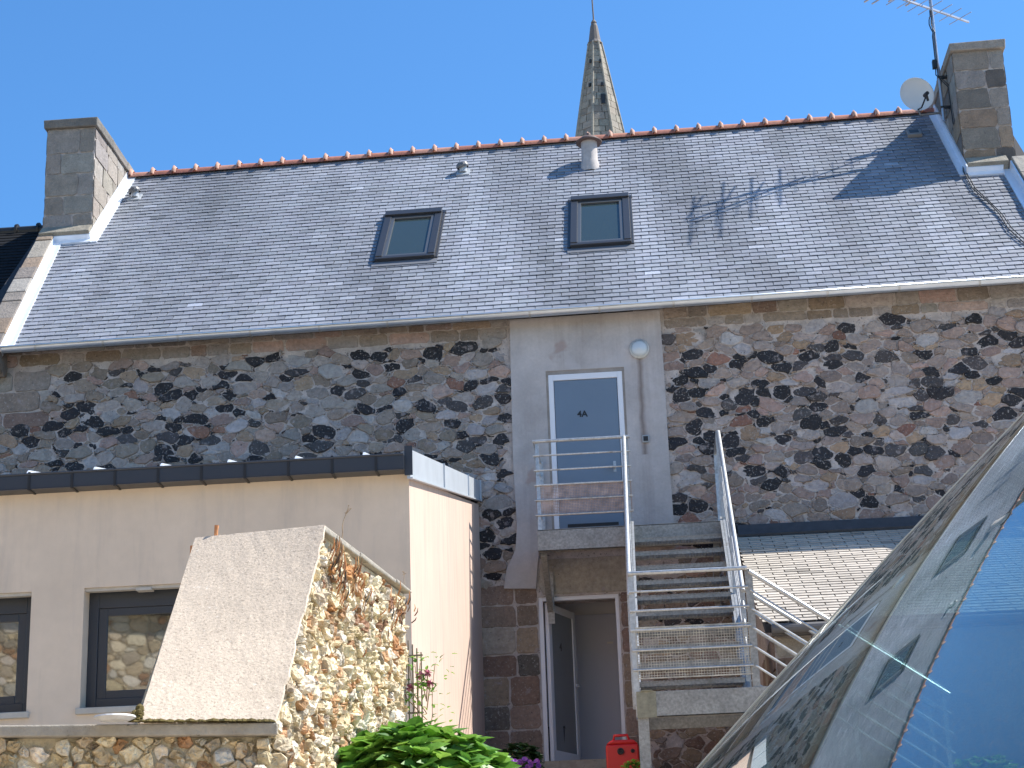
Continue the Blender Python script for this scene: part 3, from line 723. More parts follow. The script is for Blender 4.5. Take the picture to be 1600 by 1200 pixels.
for (x, y) in ((XL + .03, LY + .02), (XA - .03, LY + .02), (XL + .02, D - .12), (XB + .03, LY + .05), (XB + .03, D - .12)): post(x, y, LZ)
HP = [1.13, .95, .765, .58, .39, .205]
rails((XA - .02, PYf, PZt), (XB + .02, PYf, PZt), HP, over=.02)
for (x, y) in ((XA - .02, PYf + .03), (XA - .02, PYr - .05)): post(x, y, PZt, 1.12, .05)
m = MB(); m.box((XB + .02, PYf + .015, PZt - .02), (XB + .09, PYf + .10, PZt + 1.12)); m.build('rail_post', m_steel, stair)
rails((XA - .03, PYf, PZt), (XA - .03, PYr, PZt), HP[:4])
for xx in (XA - .05, XB + .04):
    rails((xx, PYr, PZt), (xx, LY, LZ), [1.10, .92, .735, .55, .365], r0=.024)
    for t in (.04, .5, .96):
        y = PYr + (LY - PYr) * t; z = PZt + (LZ - PZt) * t; post(xx, y, z, 1.08, .05)
m = MB(); m.box((XB + .015, LY - .35, LZ + .25), (XB + .02, LY + .02, LZ + .95)); 
# expanded mesh panels
def wire(x0, x1, y, z0, z1, sp=.021, w_=.0055, name='mesh_panel'):
    m = MB(); x = x0
    while x < x1: m.box((x, y, z0), (x + w_, y + .003, z1)); x += sp
    z = z0
    while z < z1: m.box((x0, y + .003, z), (x1, y + .006, z + w_)); z += sp
    for z in (z0, z1): m.box((x0, y - .004, z), (x1, y + .008, z + .012))
    m.build(name, m_mesh, stair)
wire(XL + .0, XA, LY + .018, LZ + .17, LZ + .55, .019, .0085)
m_mesh2 = mat('pale_wire_mesh', (.50, .46, .38), rough=.7, metal=.3, var=(9, .4)); _k = m_mesh; m_mesh = m_mesh2
wire(XA, XB + .03, PYf + .018, PZt + .12, PZt + .60, .026, .0055); m_mesh = _k
# lower flight, down to the right
RX1 = PY(1485, 1098, PYf)[0]; ztop = PZt + 1.08; zdn = (PY(1165, 905, PYf)[2] - PY(1485, 1098, PYf)[2])
dxr = RX1 - (XB + .06)
for yy in (PYf + .02, PYr - .03):
    m_ = np.array([XB + .06, yy, PZt + .02]); e = m_ + np.array([dxr, 0, -zdn])
    rails(m_, e, [1.08, .90, .72, .54, .36, .18], r0=.022)
    m = MB(); m.bar(m_ + (0, 0, -.1), e + (0, 0, -.1), .012, .22); m.build('stringer', m_steel, stair)
    for t in (.5, .97):
        q = m_ + (e - m_) * t; post(q[0], q[1], q[2], 1.06, .04)
nS = 5
for i in range(1, nS + 1):
    x = XB + .12 + dxr * .95 * (i - .5) / nS; z = PZt - zdn * i / (nS + .5)
    m = MB(); m.box((x, PYf + .03, z - .04), (x + .30, PYf + .036, z)); m.box((x, PYf + .03, z - .006), (x + .3, PYr - .04, z)); m.build('tread', m_steel, stair)

# ------------------------------------------------------------------ annex
AY, AX = 15.8, -2.09
annex = empty('rendered_annex', (-5, AY, 3.2), 'low beige rendered annex with a dark gutter and zinc edged roof', 'annex')
W1 = (-6.75, -5.51, 3.92, 4.99); W2 = (-5.03, -3.85, 3.93, 5.0)
m = MB(); wall_open(m, -9.5, AX, 2.4, 5.90, AY, AY + .3, [W1, W2]); m.build('front_wall', m_beige, annex)
m = MB(); m.prism([(AX - .3, AY + .3, 2.4), (AX - .3, D - .01, 2.4), (AX - .3, D - .01, 7.22), (AX - .3, AY + .3, 5.93)], (.301, 0, 0)); m.prism([(AX, AY, 2.4), (AX, AY + .3, 2.4), (AX, AY + .3, 5.93), (AX, AY, 5.86)], (.001, 0, 0)); m.build('side_wall', m_pink, annex)
m = MB(); dark_in = mat('dark_room', (.10, .09, .08), rough=.9); m.box((-9.4, AY + 2.0, 2.6), (AX - .31, AY + 2.05, 5.9)); m.box((-9.4, AY + .31, 2.55), (AX - .31, AY + 2, 2.6)); m.box((-9.4, AY + .31, 5.7), (AX - .31, AY + 2, 5.75)); m.build('room_lining', dark_in, annex)
rs = (7.46 - 6.05) / (D - AY)
m = MB(); m.prism([(-9.6, AY - .06, 5.93), (-9.6, D - .02, 5.93 + rs * (D - AY)), (-9.6, D - .02, 6.0 + rs * (D - AY)), (-9.6, AY - .06, 6.0)], (AX - .02 + 9.6, 0, 0)); ar = m.build('annex_roof', m_anth, annex)
m = MB(); x = -9.4
while x < AX - .1:
    m.prism([(x, AY - .02, 6.0), (x, D - .03, 6.0 + rs * (D - AY)), (x, D - .03, 6.06 + rs * (D - AY)), (x, AY + .15, 6.16)], (.016, 0, 0)); x += .625
m.build('standing_seams', m_zinc, ar)
m = MB(); gy = AY - .105
for (a, b, c, d) in ((gy - .075, gy - .065, 5.90, 6.03), (gy - .075, gy + .1, 5.892, 5.902)): m.box((-9.6, a, c), (AX - .02, b, d))
m.tube([(-9.6, gy - .075, 6.032), (AX - .02, gy - .075, 6.032)], .012, 8)
m.box((AX - .03, gy - .07, 5.9), (AX - .02, gy + .1, 6.03))
ag = m.build('gutter', m_anth, annex)
x = AX - .28
while x > -9.2:
    m = MB(); m.box((x, gy - .082, 5.895), (x + .022, gy - .0745, 6.05)); m.box((x, gy - .082, 6.04), (x + .022, gy + .1, 6.048)); m.box((x, gy - .08, 5.884), (x + .022, gy + .1, 5.892)); m.build('gutter_bracket', m_black, ag); x -= .395
m = MB()
def vz(y, o): return 5.86 + rs * 1.0 * (y - AY) + o
ys = [AY - .12, 18.35, 20.9, D - .02]
for i in range(3):
    m.prism([(AX + .03, ys[i], vz(ys[i], 0)), (AX + .03, ys[i + 1] - .012, vz(ys[i + 1], 0)), (AX + .03, ys[i + 1] - .012, vz(ys[i + 1], .255)), (AX + .03, ys[i], vz(ys[i], .255))], (-.03, 0, 0))
    m.prism([(AX + .045, ys[i + 1] - .03, vz(ys[i + 1], 0)), (AX + .045, ys[i + 1], vz(ys[i + 1], 0)), (AX + .045, ys[i + 1], vz(ys[i + 1], .26)), (AX + .045, ys[i + 1] - .03, vz(ys[i + 1], .26))], (-.03, 0, 0))
m.prism([(AX + .05, ys[0], vz(ys[0], -.015)), (AX + .05, D - .02, vz(D, -.015)), (AX + .05, D - .02, vz(D, .0)), (AX + .05, ys[0], vz(ys[0], .0))], (-.05, 0, 0))
m.build('zinc_verge', mat('pale_zinc', (.46, .49, .52), rough=.45, metal=.3, var=(3, .08)), annex)
m = MB(); m.box((AX - .02, AY - .13, 5.85), (AX + .052, AY - .118, 6.12)); m.build('verge_end', m_anth, annex)
m_sill = mat('stone_sill', (.45, .42, .37), rough=.8, var=(10, .1))
m_ag = mat('annex_glass', (.02, .022, .02), rough=.02, spec=1.0, coat=1.0); m_ag.node_tree.nodes['Principled BSDF'].inputs['IOR'].default_value = 1.95
def win(Wn, blind):
    x0, x1, z0, z1 = Wn; y = AY + .16; m = MB()
    for a, b, c, d in ((x0, x0 + .09, z0, z1), (x1 - .09, x1, z0, z1), (x0 + .09, x1 - .09, z1 - .16, z1), (x0 + .09, x1 - .09, z0, z0 + .10)): m.box((a, y, c), (b, y + .07, d))
    for a, b, c, d in ((x0 + .09, x0 + .17, z0 + .10, z1 - .16), (x1 - .17, x1 - .09, z0 + .10, z1 - .16), (x0 + .17, x1 - .17, z1 - .23, z1 - .16), (x0 + .17, x1 - .17, z0 + .10, z0 + .17)): m.box((a, y + .015, c), (b, y + .06, d))
    wn = m.build('window', m_anth, annex, bevel=.004)
    m = MB(); m.box((x0 + .17, y + .03, z0 + .17), (x1 - .17, y + .045, z1 - .23)); m.build('window_pane', m_ag, wn)
    m = MB(); m.box((x0 - .03, AY - .035, z0 - .055), (x1 + .03, AY + .16, z0)); m.build('sill', m_sill, wn, bevel=.006)
    m = MB(); m.box((x0 + .001, AY + .02, z1 - .03), (x1 - .001, AY + .09, z1 - .001)); m.box(((x0 + x1) / 2 - .12, AY + .0, z1 - .045), ((x0 + x1) / 2 + .02, AY + .10, z1 - .02)); m.build('shutter_slot', m_sill, wn)
win(W1, 1); win(W2, 0)

# ------------------------------------------------------------------ lean-to
lt0, lt1 = np.array([1.14, D - .02, 6.64]), np.array([1.14, 18.40, 4.84])
lean = empty('lean_to_shed', (3.5, 19, 3.3), 'lean-to outbuilding with a pale sunlit slate roof behind the stairs', 'outbuilding')
lv_ = (lt0 - lt1) / np.linalg.norm(lt0 - lt1); ls = np.linalg.norm(lt0 - lt1); lnn = np.cross((1, 0, 0), lv_)
def LP(x, s, h): return lt1 + np.array([x - lt1[0], 0, 0]) + lv_ * s + lnn * h
m = MB(); m.hexa([LP(1.14, 0, -.1), LP(7.5, 0, -.1), LP(7.5, ls, -.1), LP(1.14, ls, -.1), LP(1.14, 0, -.008), LP(7.5, 0, -.008), LP(7.5, ls, -.008), LP(1.14, ls, -.008)], mi=1)
s = 0; row = 0
while s < ls - .12:
    x = 1.12 - (.14 if row % 2 else 0)
    while x < 7.4:
        k = 1 + .25 * mnoise.noise(Vector((x * .6, s * .7, 4))) + U(-.1, .1)
        if rnd() < .02: k *= .6
        wm = max(0, .5 - (x - 1.1) * .2) * .25
        col = (.46 * k, .41 * k, (.36 - .10 * wm) * k); xa = max(x, 1.10); xb = x + .268; h0 = .017 + U(-.002, .002)
        m.hexa([LP(xa, s, h0 - .007), LP(xb, s, h0 - .007), LP(xb, s + .17, -.004), LP(xa, s + .17, -.004), LP(xa, s, h0), LP(xb, s, h0), LP(xb, s + .17, .004), LP(xa, s + .17, .004)], col=col, mi=0); x += .28
    s += .118; row += 1
m.build('lean_to_roof', [mat('pale_slate', attr=True, rough=.6, var=(8, .12), var2=(60, .1), bump=(30, .003)), m_under], lean)
m = MB(); m.hexa([LP(1.14, ls - .14, .02), LP(7.5, ls - .14, .02), LP(7.5, ls, .02), LP(1.14, ls, .02), LP(1.14, ls - .14, .05), LP(7.5, ls - .14, .05), LP(7.5, ls, .14), LP(1.14, ls, .14)]); m.build('wall_flashing', mat('dark_flashing', (.05, .05, .055), rough=.7, var=(10, .2)), lean)
m = MB(); m.box((1.20, 18.33, 4.70), (7.5, 18.38, 4.81)); m.tube([(1.2, 18.28, 4.76), (7.5, 18.28, 4.76)], .05, 12); m.build('fascia', mat('grey_fascia', (.12, .11, .105), rough=.6), lean)
m = MB(); m.box((1.62, 18.62, 2.9), (7.4, 18.9, 4.75)); m.build('front_wall', mat('pale_grey_wall', (.42, .41, .42), rough=.9, var=(3, .08)), lean)
m = MB()
m.prism([(1.22, 18.95, 3.0), (1.22, D - .05, 3.0), (1.22, D - .05, 6.5), (1.22, 18.95, 4.9)], (.3, 0, 0), mi=0)
m.box((1.23, 18.55, 3.0), (1.6, 18.95, 4.72), mi=0)
for poly, r in courses(1.235, 1.6, 3.0, 4.70, (.26, .34), (.37, .38)): stone(m, poly, .008, .003, .02, lambda a, b: np.array([a, 18.552, b]), (0, -1, 0), pick(ASH), n=20, mi=1, soft=.1, tilt=.01, inner=.85)
for poly, r in courses(18.56, 20.6, 3.0, 4.75, (.26, .34), (.3, .5)): stone(m, poly, .008, .003, .014, lambda a, b: np.array([1.222, a, b]), (-1, 0, 0), pick(ASH), n=20, mi=1, soft=.1, tilt=.01, inner=.85)
m.build('stone_pier', [m_mortar, m_ash], lean)

# ------------------------------------------------------------------ neighbour, spire, house behind the viewer
nb = empty('neighbouring_house', (-12, D + .1, 3.75), 'black slated neighbouring house at the left edge beyond the gable coping', 'house')
m = MB(); m.box((-16, D + .1, 3.5), (HX0 - .01, 31, 9.0)); m.build('wall', m_mortar, nb)
m = MB(); zr2 = 13.22
m.prism([(-16.2, D - .2, 8.95), (-16.2, 26.8, zr2), (-16.2, 31.2, 8.9)], (7.22, 0, 0), mi=1)
s = 0; NV = np.array([0, 26.8 - (D - .2), zr2 - 8.95]); NL = np.linalg.norm(NV); NV /= NL; NN = np.cross((1, 0, 0), NV)
b0_ = np.array([0, D - .2, 8.95])
while s < NL - .1:
    x = -12.2 + (.1 if int(s / .125) % 2 else 0)
    while x < HX0 - .12:
        k = U(.8, 1.2); P_ = lambda xx, ss, hh: b0_ + np.array([xx, 0, 0]) + NV * ss + NN * hh
        m.hexa([P_(x, s, .01), P_(x + .21, s, .01), P_(x + .21, s + .17, -.003), P_(x, s + .17, -.003), P_(x, s, .018), P_(x + .21, s, .018), P_(x + .21, s + .17, .004), P_(x, s + .17, .004)], col=(.010 * k, .011 * k, .013 * k), mi=0); x += .216
    s += .125
m.build('roof', [mat('black_slate', attr=True, rough=.8, spec=.15), m_under], nb)
m = MB(); x = -16.0
while x < HX0 - .3: m.tube([(x, 26.8, zr2 - .02), (x + .36, 26.8, zr2 - .02)], .09, 10); m.tube([(x, 26.8, zr2 - .0), (x + .04, 26.8, zr2 - .0)], .115, 10); x += .36
m.build('ridge_tiles', m_black, nb)

SY = 70.0
tip = PY(928, 35, SY); sb_l, sb_r = PY(902, 215, SY)[0], PY(972, 210, SY)[0]
scx = (sb_l + sb_r) / 2 + .0; half = (sb_r - sb_l) / 2; zb_ = PY(937, 213, SY)[2]
spire = empty('church_spire', (scx, SY, 4), 'pointed grey stone church spire rising behind the slate roof ridge', 'spire')
slope_r = half / (tip[2] - .9 - zb_ + 0.0)
m = MB(); Rb = lambda z: max(.10, .24 + (tip[2] - 1.0 - z) * (half - .24) / (tip[2] - 1.0 - zb_)) / math.cos(math.pi / 8)
ztop = tip[2] - 1.0; z = 24.0; angs = [math.radians(22.5 + 45 * k + 8) for k in range(8)]
def oc(z, k, off=0): a = angs[k % 8]; r = Rb(z) + off; return np.array([scx + r * math.cos(a), SY + r * math.sin(a), z])
SP = [(12, (.25, .22, .18)), (8, (.265, .24, .195)), (5, (.235, .205, .165))]
while z < ztop:
    z2 = min(z + U(.26, .36), ztop)
    for k in range(8):
        A0, A1, B0, B1 = oc(z + .02, k), oc(z + .02, k + 1), oc(z2, k), oc(z2, k + 1); mid = .5 + U(-.25, .25)
        Wd_ = np.linalg.norm(A1 - A0); cuts = [0, 1] if Wd_ < .35 else [0, mid, 1]
        nrm = np.cross(A1 - A0, B0 - A0); nrm /= np.linalg.norm(nrm)
        for c0, c1 in zip(cuts[:-1], cuts[1:]):
            e = .02; a_, b_, c_, d_ = A0 + (A1 - A0) * (c0 + e), A0 + (A1 - A0) * (c1 - e), B0 + (B1 - B0) * (c1 - e), B0 + (B1 - B0) * (c0 + e); dd_ = nrm * U(.02, .035)
            m.hexa([a_ - nrm * .1, b_ - nrm * .1, c_ - nrm * .1, d_ - nrm * .1, a_ + dd_, b_ + dd_, c_ + dd_, d_ + dd_], col=pick(SP), mi=0)
    z = z2
m.add([oc(24, k, -.03) for k in range(8)] + [oc(ztop, k, -.03) for k in range(8)], [(k, (k + 1) % 8, 8 + (k + 1) % 8, 8 + k) for k in range(8)], mi=1)
sp = m.build('spire_shaft', [m_chim, mat('spire_joint', (.15, .13, .10), rough=.95)], spire)
m = MB()
for k in range(8): m.tube([oc(24, k, .02), oc(ztop, k, .02)], [.085, .05], 8)
m.build('arris_ribs', mat('arris_stone', (.26, .235, .19), rough=.9, var=(6, .3)), sp)
m = MB(); m.tube([(scx, SY, ztop - .05), (scx, SY, ztop + .1), (scx, SY, ztop + .8), (scx, SY, ztop + 1.0)], [.34, .26, .16, .09], 12); m.tube([(scx, SY, ztop + .98), (scx, SY, ztop + 1.12)], [.13, .05], 12); m.tube([(scx, SY, ztop + 1.1), (scx - .05, SY, ztop + 3.6)], [.035, .02], 8); m.build('finial', mat('finial_stone', (.14, .12, .11), rough=.8), spire)
def sp_hole(px, py, wd, hh):
    p = PY(px, py, SY); best = None
    for k in range(8):
        a0_, a1_ = oc(p[2], k), oc(p[2], k + 1); md = (a0_ + a1_) / 2
        if md[1] < SY and a0_[0] != a1_[0]:
            t = (p[0] - a0_[0]) / (a1_[0] - a0_[0])
            if 0 <= t <= 1: best = (k, t)
    if best is None: return
    k, t = best; a0_, a1_ = oc(p[2], k), oc(p[2], k + 1); u_ = (a1_ - a0_) / np.linalg.norm(a1_ - a0_); n_ = np.cross(u_, (0, 0, 1)); 
    if n_[1] > 0: n_ = -n_
    c = a0_ + (a1_ - a0_) * t; h = MB(); h.obox(c - u_ * wd / 2 - np.array([0, 0, hh / 2]) - n_ * .05, u_ * wd, (0, 0, hh), n_ * .16); h.build('spire_opening', m_black, sp)
for q in ((925, 103, .08, .16), (938, 103, .07, .14), (924, 143, .08, .16), (941, 142, .08, .15), (943, 167, .17, .45)): sp_hole(*q)
m = MB(); m.box((scx - 2.6, SY - 2.6, 4), (scx + 2.6, SY + 2.6, 24)); m.prism([(scx - 2.8, SY - 2.8, 24), (scx + 2.8, SY - 2.8, 24), (scx + 2.8, SY + 2.8, 24), (scx - 2.8, SY + 2.8, 24)], (0, 0, .5)); m.build('tower', m_chim, spire)

bk = empty('facing_stone_house', (-6, -9, 0), 'sunlit stone house across the lane mirrored in the annex windows', 'house')
bk.rotation_euler.z = math.radians(-32)
m = MB(); wall_open(m, -24, 14, 0, 9.0, -9.4, -9, [(-16, -15, 4.6, 6.4), (-11, -10, 4.6, 6.4), (-6, -5, 4.6, 6.4)], mi=0)
random.seed(21)
for poly, r in cells(-20, -1, 2.5, 9, 1900, (.15, .3, .2, .04), 1.5, lambda x, z: not any(a - .1 < x < a + 1.1 and 4.5 < z < 6.5 for a in (-16, -11, -6))):
    stone(m, poly, .012, .01, U(.02, .05), lambda a, b: np.array([-a - 20.5, -9, b]), (0, 1, 0), pick(LIT), n=10, mi=1)
for a in (-16, -11, -6): m.box((a - .0, -9.3, 4.6), (a + 1, -9.2, 6.4), mi=2)
m.build('wall', [m_litm, m_lit, m_anth], bk)
m = MB(); m.prism([(-24.3, -8.7, 9), (-24.3, -12.5, 12.5), (-24.3, -16.3, 9)], (38.6, 0, 0)); m.build('roof', m_under, bk)

# ------------------------------------------------------------------ garden wall with the sloping slab
random.seed(31)
C0 = PY(505, 820, 7.4); C1 = PZ(640, 920, C0[2]); C2 = PZ(305, 840, C0[2])
du = (C1 - C0) / np.linalg.norm(C1 - C0); nrmB = np.cross(du, (0, 0, 1)); nrmB /= np.linalg.norm(nrmB)
Bk = pl(425, 1130, nrmB, C0); zA = Bk[2]
wb = np.linalg.norm(C2 - C0); wdir = (C2 - C0) / wb
gw = empty('garden_wall', (Bk[0], Bk[1], .6), 'thick old rubble wall with a sloping pebbled concrete slab and low side wall', 'wall')
# tall wall: body behind face B
base = .55
L1 = (C1 - C0) @ du + .02
sBk = (Bk - C0) @ du
mB_ = MB()
def FB(s, z, d=0): return np.array([C0[0], C0[1], 0]) + du * s + np.array([0, 0, z]) + nrmB * d
th_ = .014
body = [FB(sBk - .0, base), FB(L1, base), FB(L1, C0[2] - .027), FB(.02, C0[2] - .027), FB(sBk + .03, zA - .02)]
bw = wdir * (wb - .02)
mB_.prism([p - nrmB * .03 for p in body], bw, mi=0)
def toB(a, b): return FB(a, b, -.03)
def inB(s, z):
    if s > L1 - .02 or z > C0[2] - .03: return False
    if s < 0: return z < zA + (C0[2] - zA) * (s - sBk) / (0 - sBk) - .03
    return True
for poly, r in cells(sBk - .02, L1 + .05, 1.2, C0[2], 22000, (.040, .028, .019, .012), 1.15, inB):
    if any(not inB(a, b) for a, b in poly): continue
    cz = sum(p[1] for p in poly) / len(poly); cs = sum(p[0] for p in poly) / len(poly)
    col = pick(LIT)
    if C0[2] - cz < .35 and rnd() < .16: col = pick([(1, (.42, .20, .08)), (1, (.30, .17, .10))])
    stone(mB_, poly, .002, .006, U(.002, .03), toB, nrmB, col, n=9, mi=1, soft=.2, tilt=1.1, rough=.009, inner=.68)
# low wall A towards the left, turned slightly to the sun
aA = math.radians(17); dA = -np.array([math.cos(aA), math.sin(aA), 0]); nA = np.array([math.sin(aA), -math.cos(aA), 0])
A0_ = Bk + nrmB * -.0; LA = 2.6
def FA(s, z, d=0): return np.array([A0_[0], A0_[1], 0]) + dA * s + np.array([0, 0, z]) + nA * d
slA = -.01
mB_.prism([FA(0, base, -.04), FA(LA, base, -.04), FA(LA, zA - .03, -.04), FA(0, zA - .03, -.04)], -nA * .5, mi=0)
for poly, r in cells(-.06, 1.9, 1.75, zA - .03, 20000, (.040, .028, .020, .013), 1.1, lambda s, z: z < zA - .05):
    stone(mB_, poly, .002, .007, U(.006, .04), lambda a, b: FA(a, b, -.045), nA, pick(LIT), n=9, mi=1, soft=.2, tilt=1.1, rough=.009, inner=.68)
mB_.build('rubble_wall', [m_litm, m_lit], gw)
sl_ = MB()   # sloping slab + top slab
e0 = Bk + np.array([0, 0, 0]) ; 
ex = nrmB * .025
sn = np.cross(C0 - Bk, wdir); sn /= np.linalg.norm(sn)
if sn[2] < 0: sn = -sn
w2 = PZ(215, 1130, Bk[2]) - Bk; w1 = C2 - C0
NS = 28
def slp(i, j, h): 
    a = Bk + (C0 - Bk) * i / NS; ww = w2 + (w1 - w2) * i / NS
    n_ = mnoise.noise(Vector((i * .5, j * .5, h * 10))) * .0015
    ed = mnoise.noise(Vector((i * .9, 3.3, 1))) * .014 * (1 - j / NS) ** 6
    return a + ex * (.4 - j / NS * .4) + nrmB * ed + ww * j / NS + sn * (h + n_)
G_ = [slp(i, j, 0) for i in range(NS + 1) for j in range(NS + 1)]; Gb = [slp(i, j, -th_) for i in range(NS + 1) for j in range(NS + 1)]
q = lambda i, j: i * (NS + 1) + j; o_ = (NS + 1) ** 2
fs = []
for i in range(NS):
    for j in range(NS): fs += [(q(i, j), q(i + 1, j), q(i + 1, j + 1), q(i, j + 1)), (o_ + q(i, j), o_ + q(i, j + 1), o_ + q(i + 1, j + 1), o_ + q(i + 1, j))]
    fs += [(q(i, 0), o_ + q(i, 0), o_ + q(i + 1, 0), q(i + 1, 0)), (q(i, NS), q(i + 1, NS), o_ + q(i + 1, NS), o_ + q(i, NS)), (q(0, i), q(0, i + 1), o_ + q(0, i + 1), o_ + q(0, i)), (q(NS, i), o_ + q(NS, i), o_ + q(NS, i + 1), q(NS, i + 1))]
sl_.add(G_ + Gb, fs)
sl_.build('sloping_slab', m_conc, gw)
cp = MB(); s = .0
while s < L1:
    e = min(s + U(.5, .8), L1 + .02); t_ = .026 * (1 - .4 * s / L1)
    cp.hexa([FB(s, C0[2] - t_, .004), FB(e - .004, C0[2] - t_, .002), FB(e - .004, C0[2] - t_, .0) + w1, FB(s, C0[2] - t_, .0) + w1, FB(s, C0[2] + .0, .008), FB(e - .004, C0[2] - U(0, .006), .004), FB(e - .004, C0[2] - .002, .0) + w1, FB(s, C0[2] - .002, .0) + w1]); s = e
s = -.03
cp.hexa([FA(-.02, zA - .045, .02), FA(LA, zA - .045, .02), FA(LA, zA - .045, -.5), FA(-.02, zA - .045, -.5), FA(-.02, zA, .024), FA(LA, zA + slA, .024), FA(LA, zA + slA, -.5), FA(-.02, zA, -.5)])
cp.build('coping', m_copc, gw, bevel=.006)
# moss line at the foot of the slab
m = MB()
for i in range(90):
    t = rnd() ** 1.0; p = Bk + w2 * t + np.array([0, -.012, .006]) + nrmB * .0
    r = U(.006, .016); m.lathe(p + np.array([U(-.01, .01), U(-.02, .01), -.004]), (0, 0, 1), [(r * 1.6, 0), (r * 1.2, r * .5), (0, r * .9)], 7)
for i in range(12):
    p = Bk + w2 * (1.0 + U(-.02, .05)) + np.array([0, U(-.02, .03), U(0, .05)]); r = U(.008, .02); m.lathe(p, (0, 0, 1), [(r, 0), (r * .9, r), (0, r * 1.6)], 7)
tag(m.build('moss', mat('brown_moss', (.10, .075, .02), rough=1, var=(30, .5))), 'brown moss cushions along the foot of the sloping slab', 'moss', kind='stuff')

# iron pegs, dry stems and rusty plants on the wall
def peg(px, py0, py1, lab):
    p = PZ(px, py0, C0[2]) if py0 < 845 else pl(px, py0, nrmB, C2 + nrmB * .0); zt_ = np.linalg.norm(ray(px, py1)); h_ = (py0 - py1) * p[1] / f
    m = MB(); m.tube([p + (0, 0, -.03), p + (.002, 0, h_ * .5), p + (.004, 0, h_)], [.009, .0085, .010], 8)
    tag(m.build('rusty_peg', mat('orange_rust', (.50, .22, .09), rough=.8, var=(60, .3))), lab, 'peg', 'rusty pegs on the sloping slab')
peg(337, 838, 820, 'short orange rusty peg standing on the top edge of the sloping slab')
peg(299, 872, 852, 'short orange rusty peg on the left flank of the sloping slab')
def stemplant(name, lab, cat, root, n, hgt, spread, cm, heads=True, r=.0018, hr=.006):
    mm = MB()
    for i in range(n):
        p = np.array(root) + np.array([U(-1, 1) * spread[0], U(-1, 1) * spread[1], 0]); d = np.array([U(-.3, .3), U(-.3, .3), 1]); pts = [p]
        for k in range(5): d = d + np.array([U(-.25, .25), U(-.2, .2), 0]); pts.append(pts[-1] + d / np.linalg.norm(d) * hgt * U(.15, .22))
        mm.tube(pts, [r * 1.3] * 3 + [r] * 3, 5)
        if heads:
            for k in range(4):
                c = pts[-1 - (k % 2)] + np.array([U(-1, 1), U(-1, 1), U(-.3, 1)]) * hr * 2.2; mm.tube([pts[-2], c], r * .8, 4); mm.lathe(c, (0, 0, 1), [(0, -hr * .5), (hr * .6, 0), (0, hr * .5)], 6)
    tag(mm.build(name, cm), lab, cat, 'dry weeds on the garden wall')
m_dry = mat('dry_stem', (.34, .24, .15), rough=.9, var=(30, .3))
stemplant('dry_weed', 'single dry seed stalk standing on the wall coping right of the slab peak', 'weed', FB(.28, C0[2]), 1, .15, (.01, .01), m_dry)
stemplant('dry_weed', 'tiny dry seed stalk near the far end of the tall wall coping', 'weed', FB(L1 - .15, C0[2]), 1, .07, (.01, .01), m_dry, r=.0012)
stemplant('dry_weed', 'thin dry stalk growing in front of the low wall at lower left', 'weed', FA(1.06, zA - .32, .10), 1, .48, (.01, .01), m_dry)
m_rus = mat('rusty_stems', attr=True, rough=.9)
m = MB()
for i in range(240):
    s = U(.02, L1 - .05) if rnd() < .7 else U(.0, .35); top = C0[2] - .075
    z = top - abs(random.gauss(0, .12)) - .02; d = .02 + U(0, .02)
    if mnoise.noise(Vector((s * 5, z * 4, 1))) < -.05: continue
    p = FB(s, z, d); l = U(.02, .08); q_ = p + np.array([U(-.01, .01), U(-.01, .01), l]) + nrmB * U(.0, .02)
    m.tube([p, (p + q_) / 2 + nrmB * .006, q_], [.003, .003, .0012], 4, col=random.choice([(.45, .19, .07), (.36, .14, .05), (.52, .33, .16), (.20, .11, .06), (.05, .04, .03)]))
tag(m.build('withered_wall_plants', m_rus), 'rust brown withered stems hanging under the coping of the tall wall', 'weeds', kind='stuff')
pw = PZ(182, 1124, zA + .01)
m = MB(); n_ = 22
m.lathe((pw[0], pw[1] - .02, zA + .002), (0, 0, 1), [(0, 0), (.05, .0), (.075, .012), (.072, .018), (.03, .022), (0, .024)], n_)
tag(m.build('flat_stone', mat('white_stone', (.66, .66, .66), rough=.6, var=(20, .15)), bevel=0), 'flat whitish stone lying on the low wall left of the slab', 'stone')

# ------------------------------------------------------------------ plants
def leaf(mb, p, d, up, L, W, col, fold=.18, n=4):
    d = np.array(d, float); d /= np.linalg.norm(d); s_ = np.cross(d, up); s_ /= np.linalg.norm(s_) + 1e-9; nn_ = np.cross(s_, d)
    prof = [(0, .05), (.18, .75), (.42, 1), (.7, .72), (1, .03)]; vs = []
    for t, w_ in prof:
        c = p + d * L * t - nn_ * L * .25 * t * t; vs += [c - s_ * W * w_ / 2 + nn_ * W * fold * w_, c, c + s_ * W * w_ / 2 + nn_ * W * fold * w_]
    fs = []
    for i in range(4): fs += [(3 * i, 3 * i + 1, 3 * i + 4, 3 * i + 3), (3 * i + 1, 3 * i + 2, 3 * i + 5, 3 * i + 4)]
    mb.add(vs, fs, col=col)
def leafmat(name):
    m = mat(name, attr=True, rough=.45, var=(60, .12), spec=.4)
    t = m.node_tree; b = t.nodes['Principled BSDF']; tr = t.nodes.new('ShaderNodeBsdfTranslucent'); mx_ = t.nodes.new('ShaderNodeMixShader'); mx_.inputs[0].default_value = .3
    src = b.inputs['Base Color'].links[0].from_socket; t.links.new(src, tr.inputs[0]); out = t.nodes['Material Output']
    t.links.new(b.outputs[0], mx_.inputs[1]); t.links.new(tr.outputs[0], mx_.inputs[2]); t.links.new(mx_.outputs[0], out.inputs[0]); return m
m_leaf = leafmat('green_leaf')
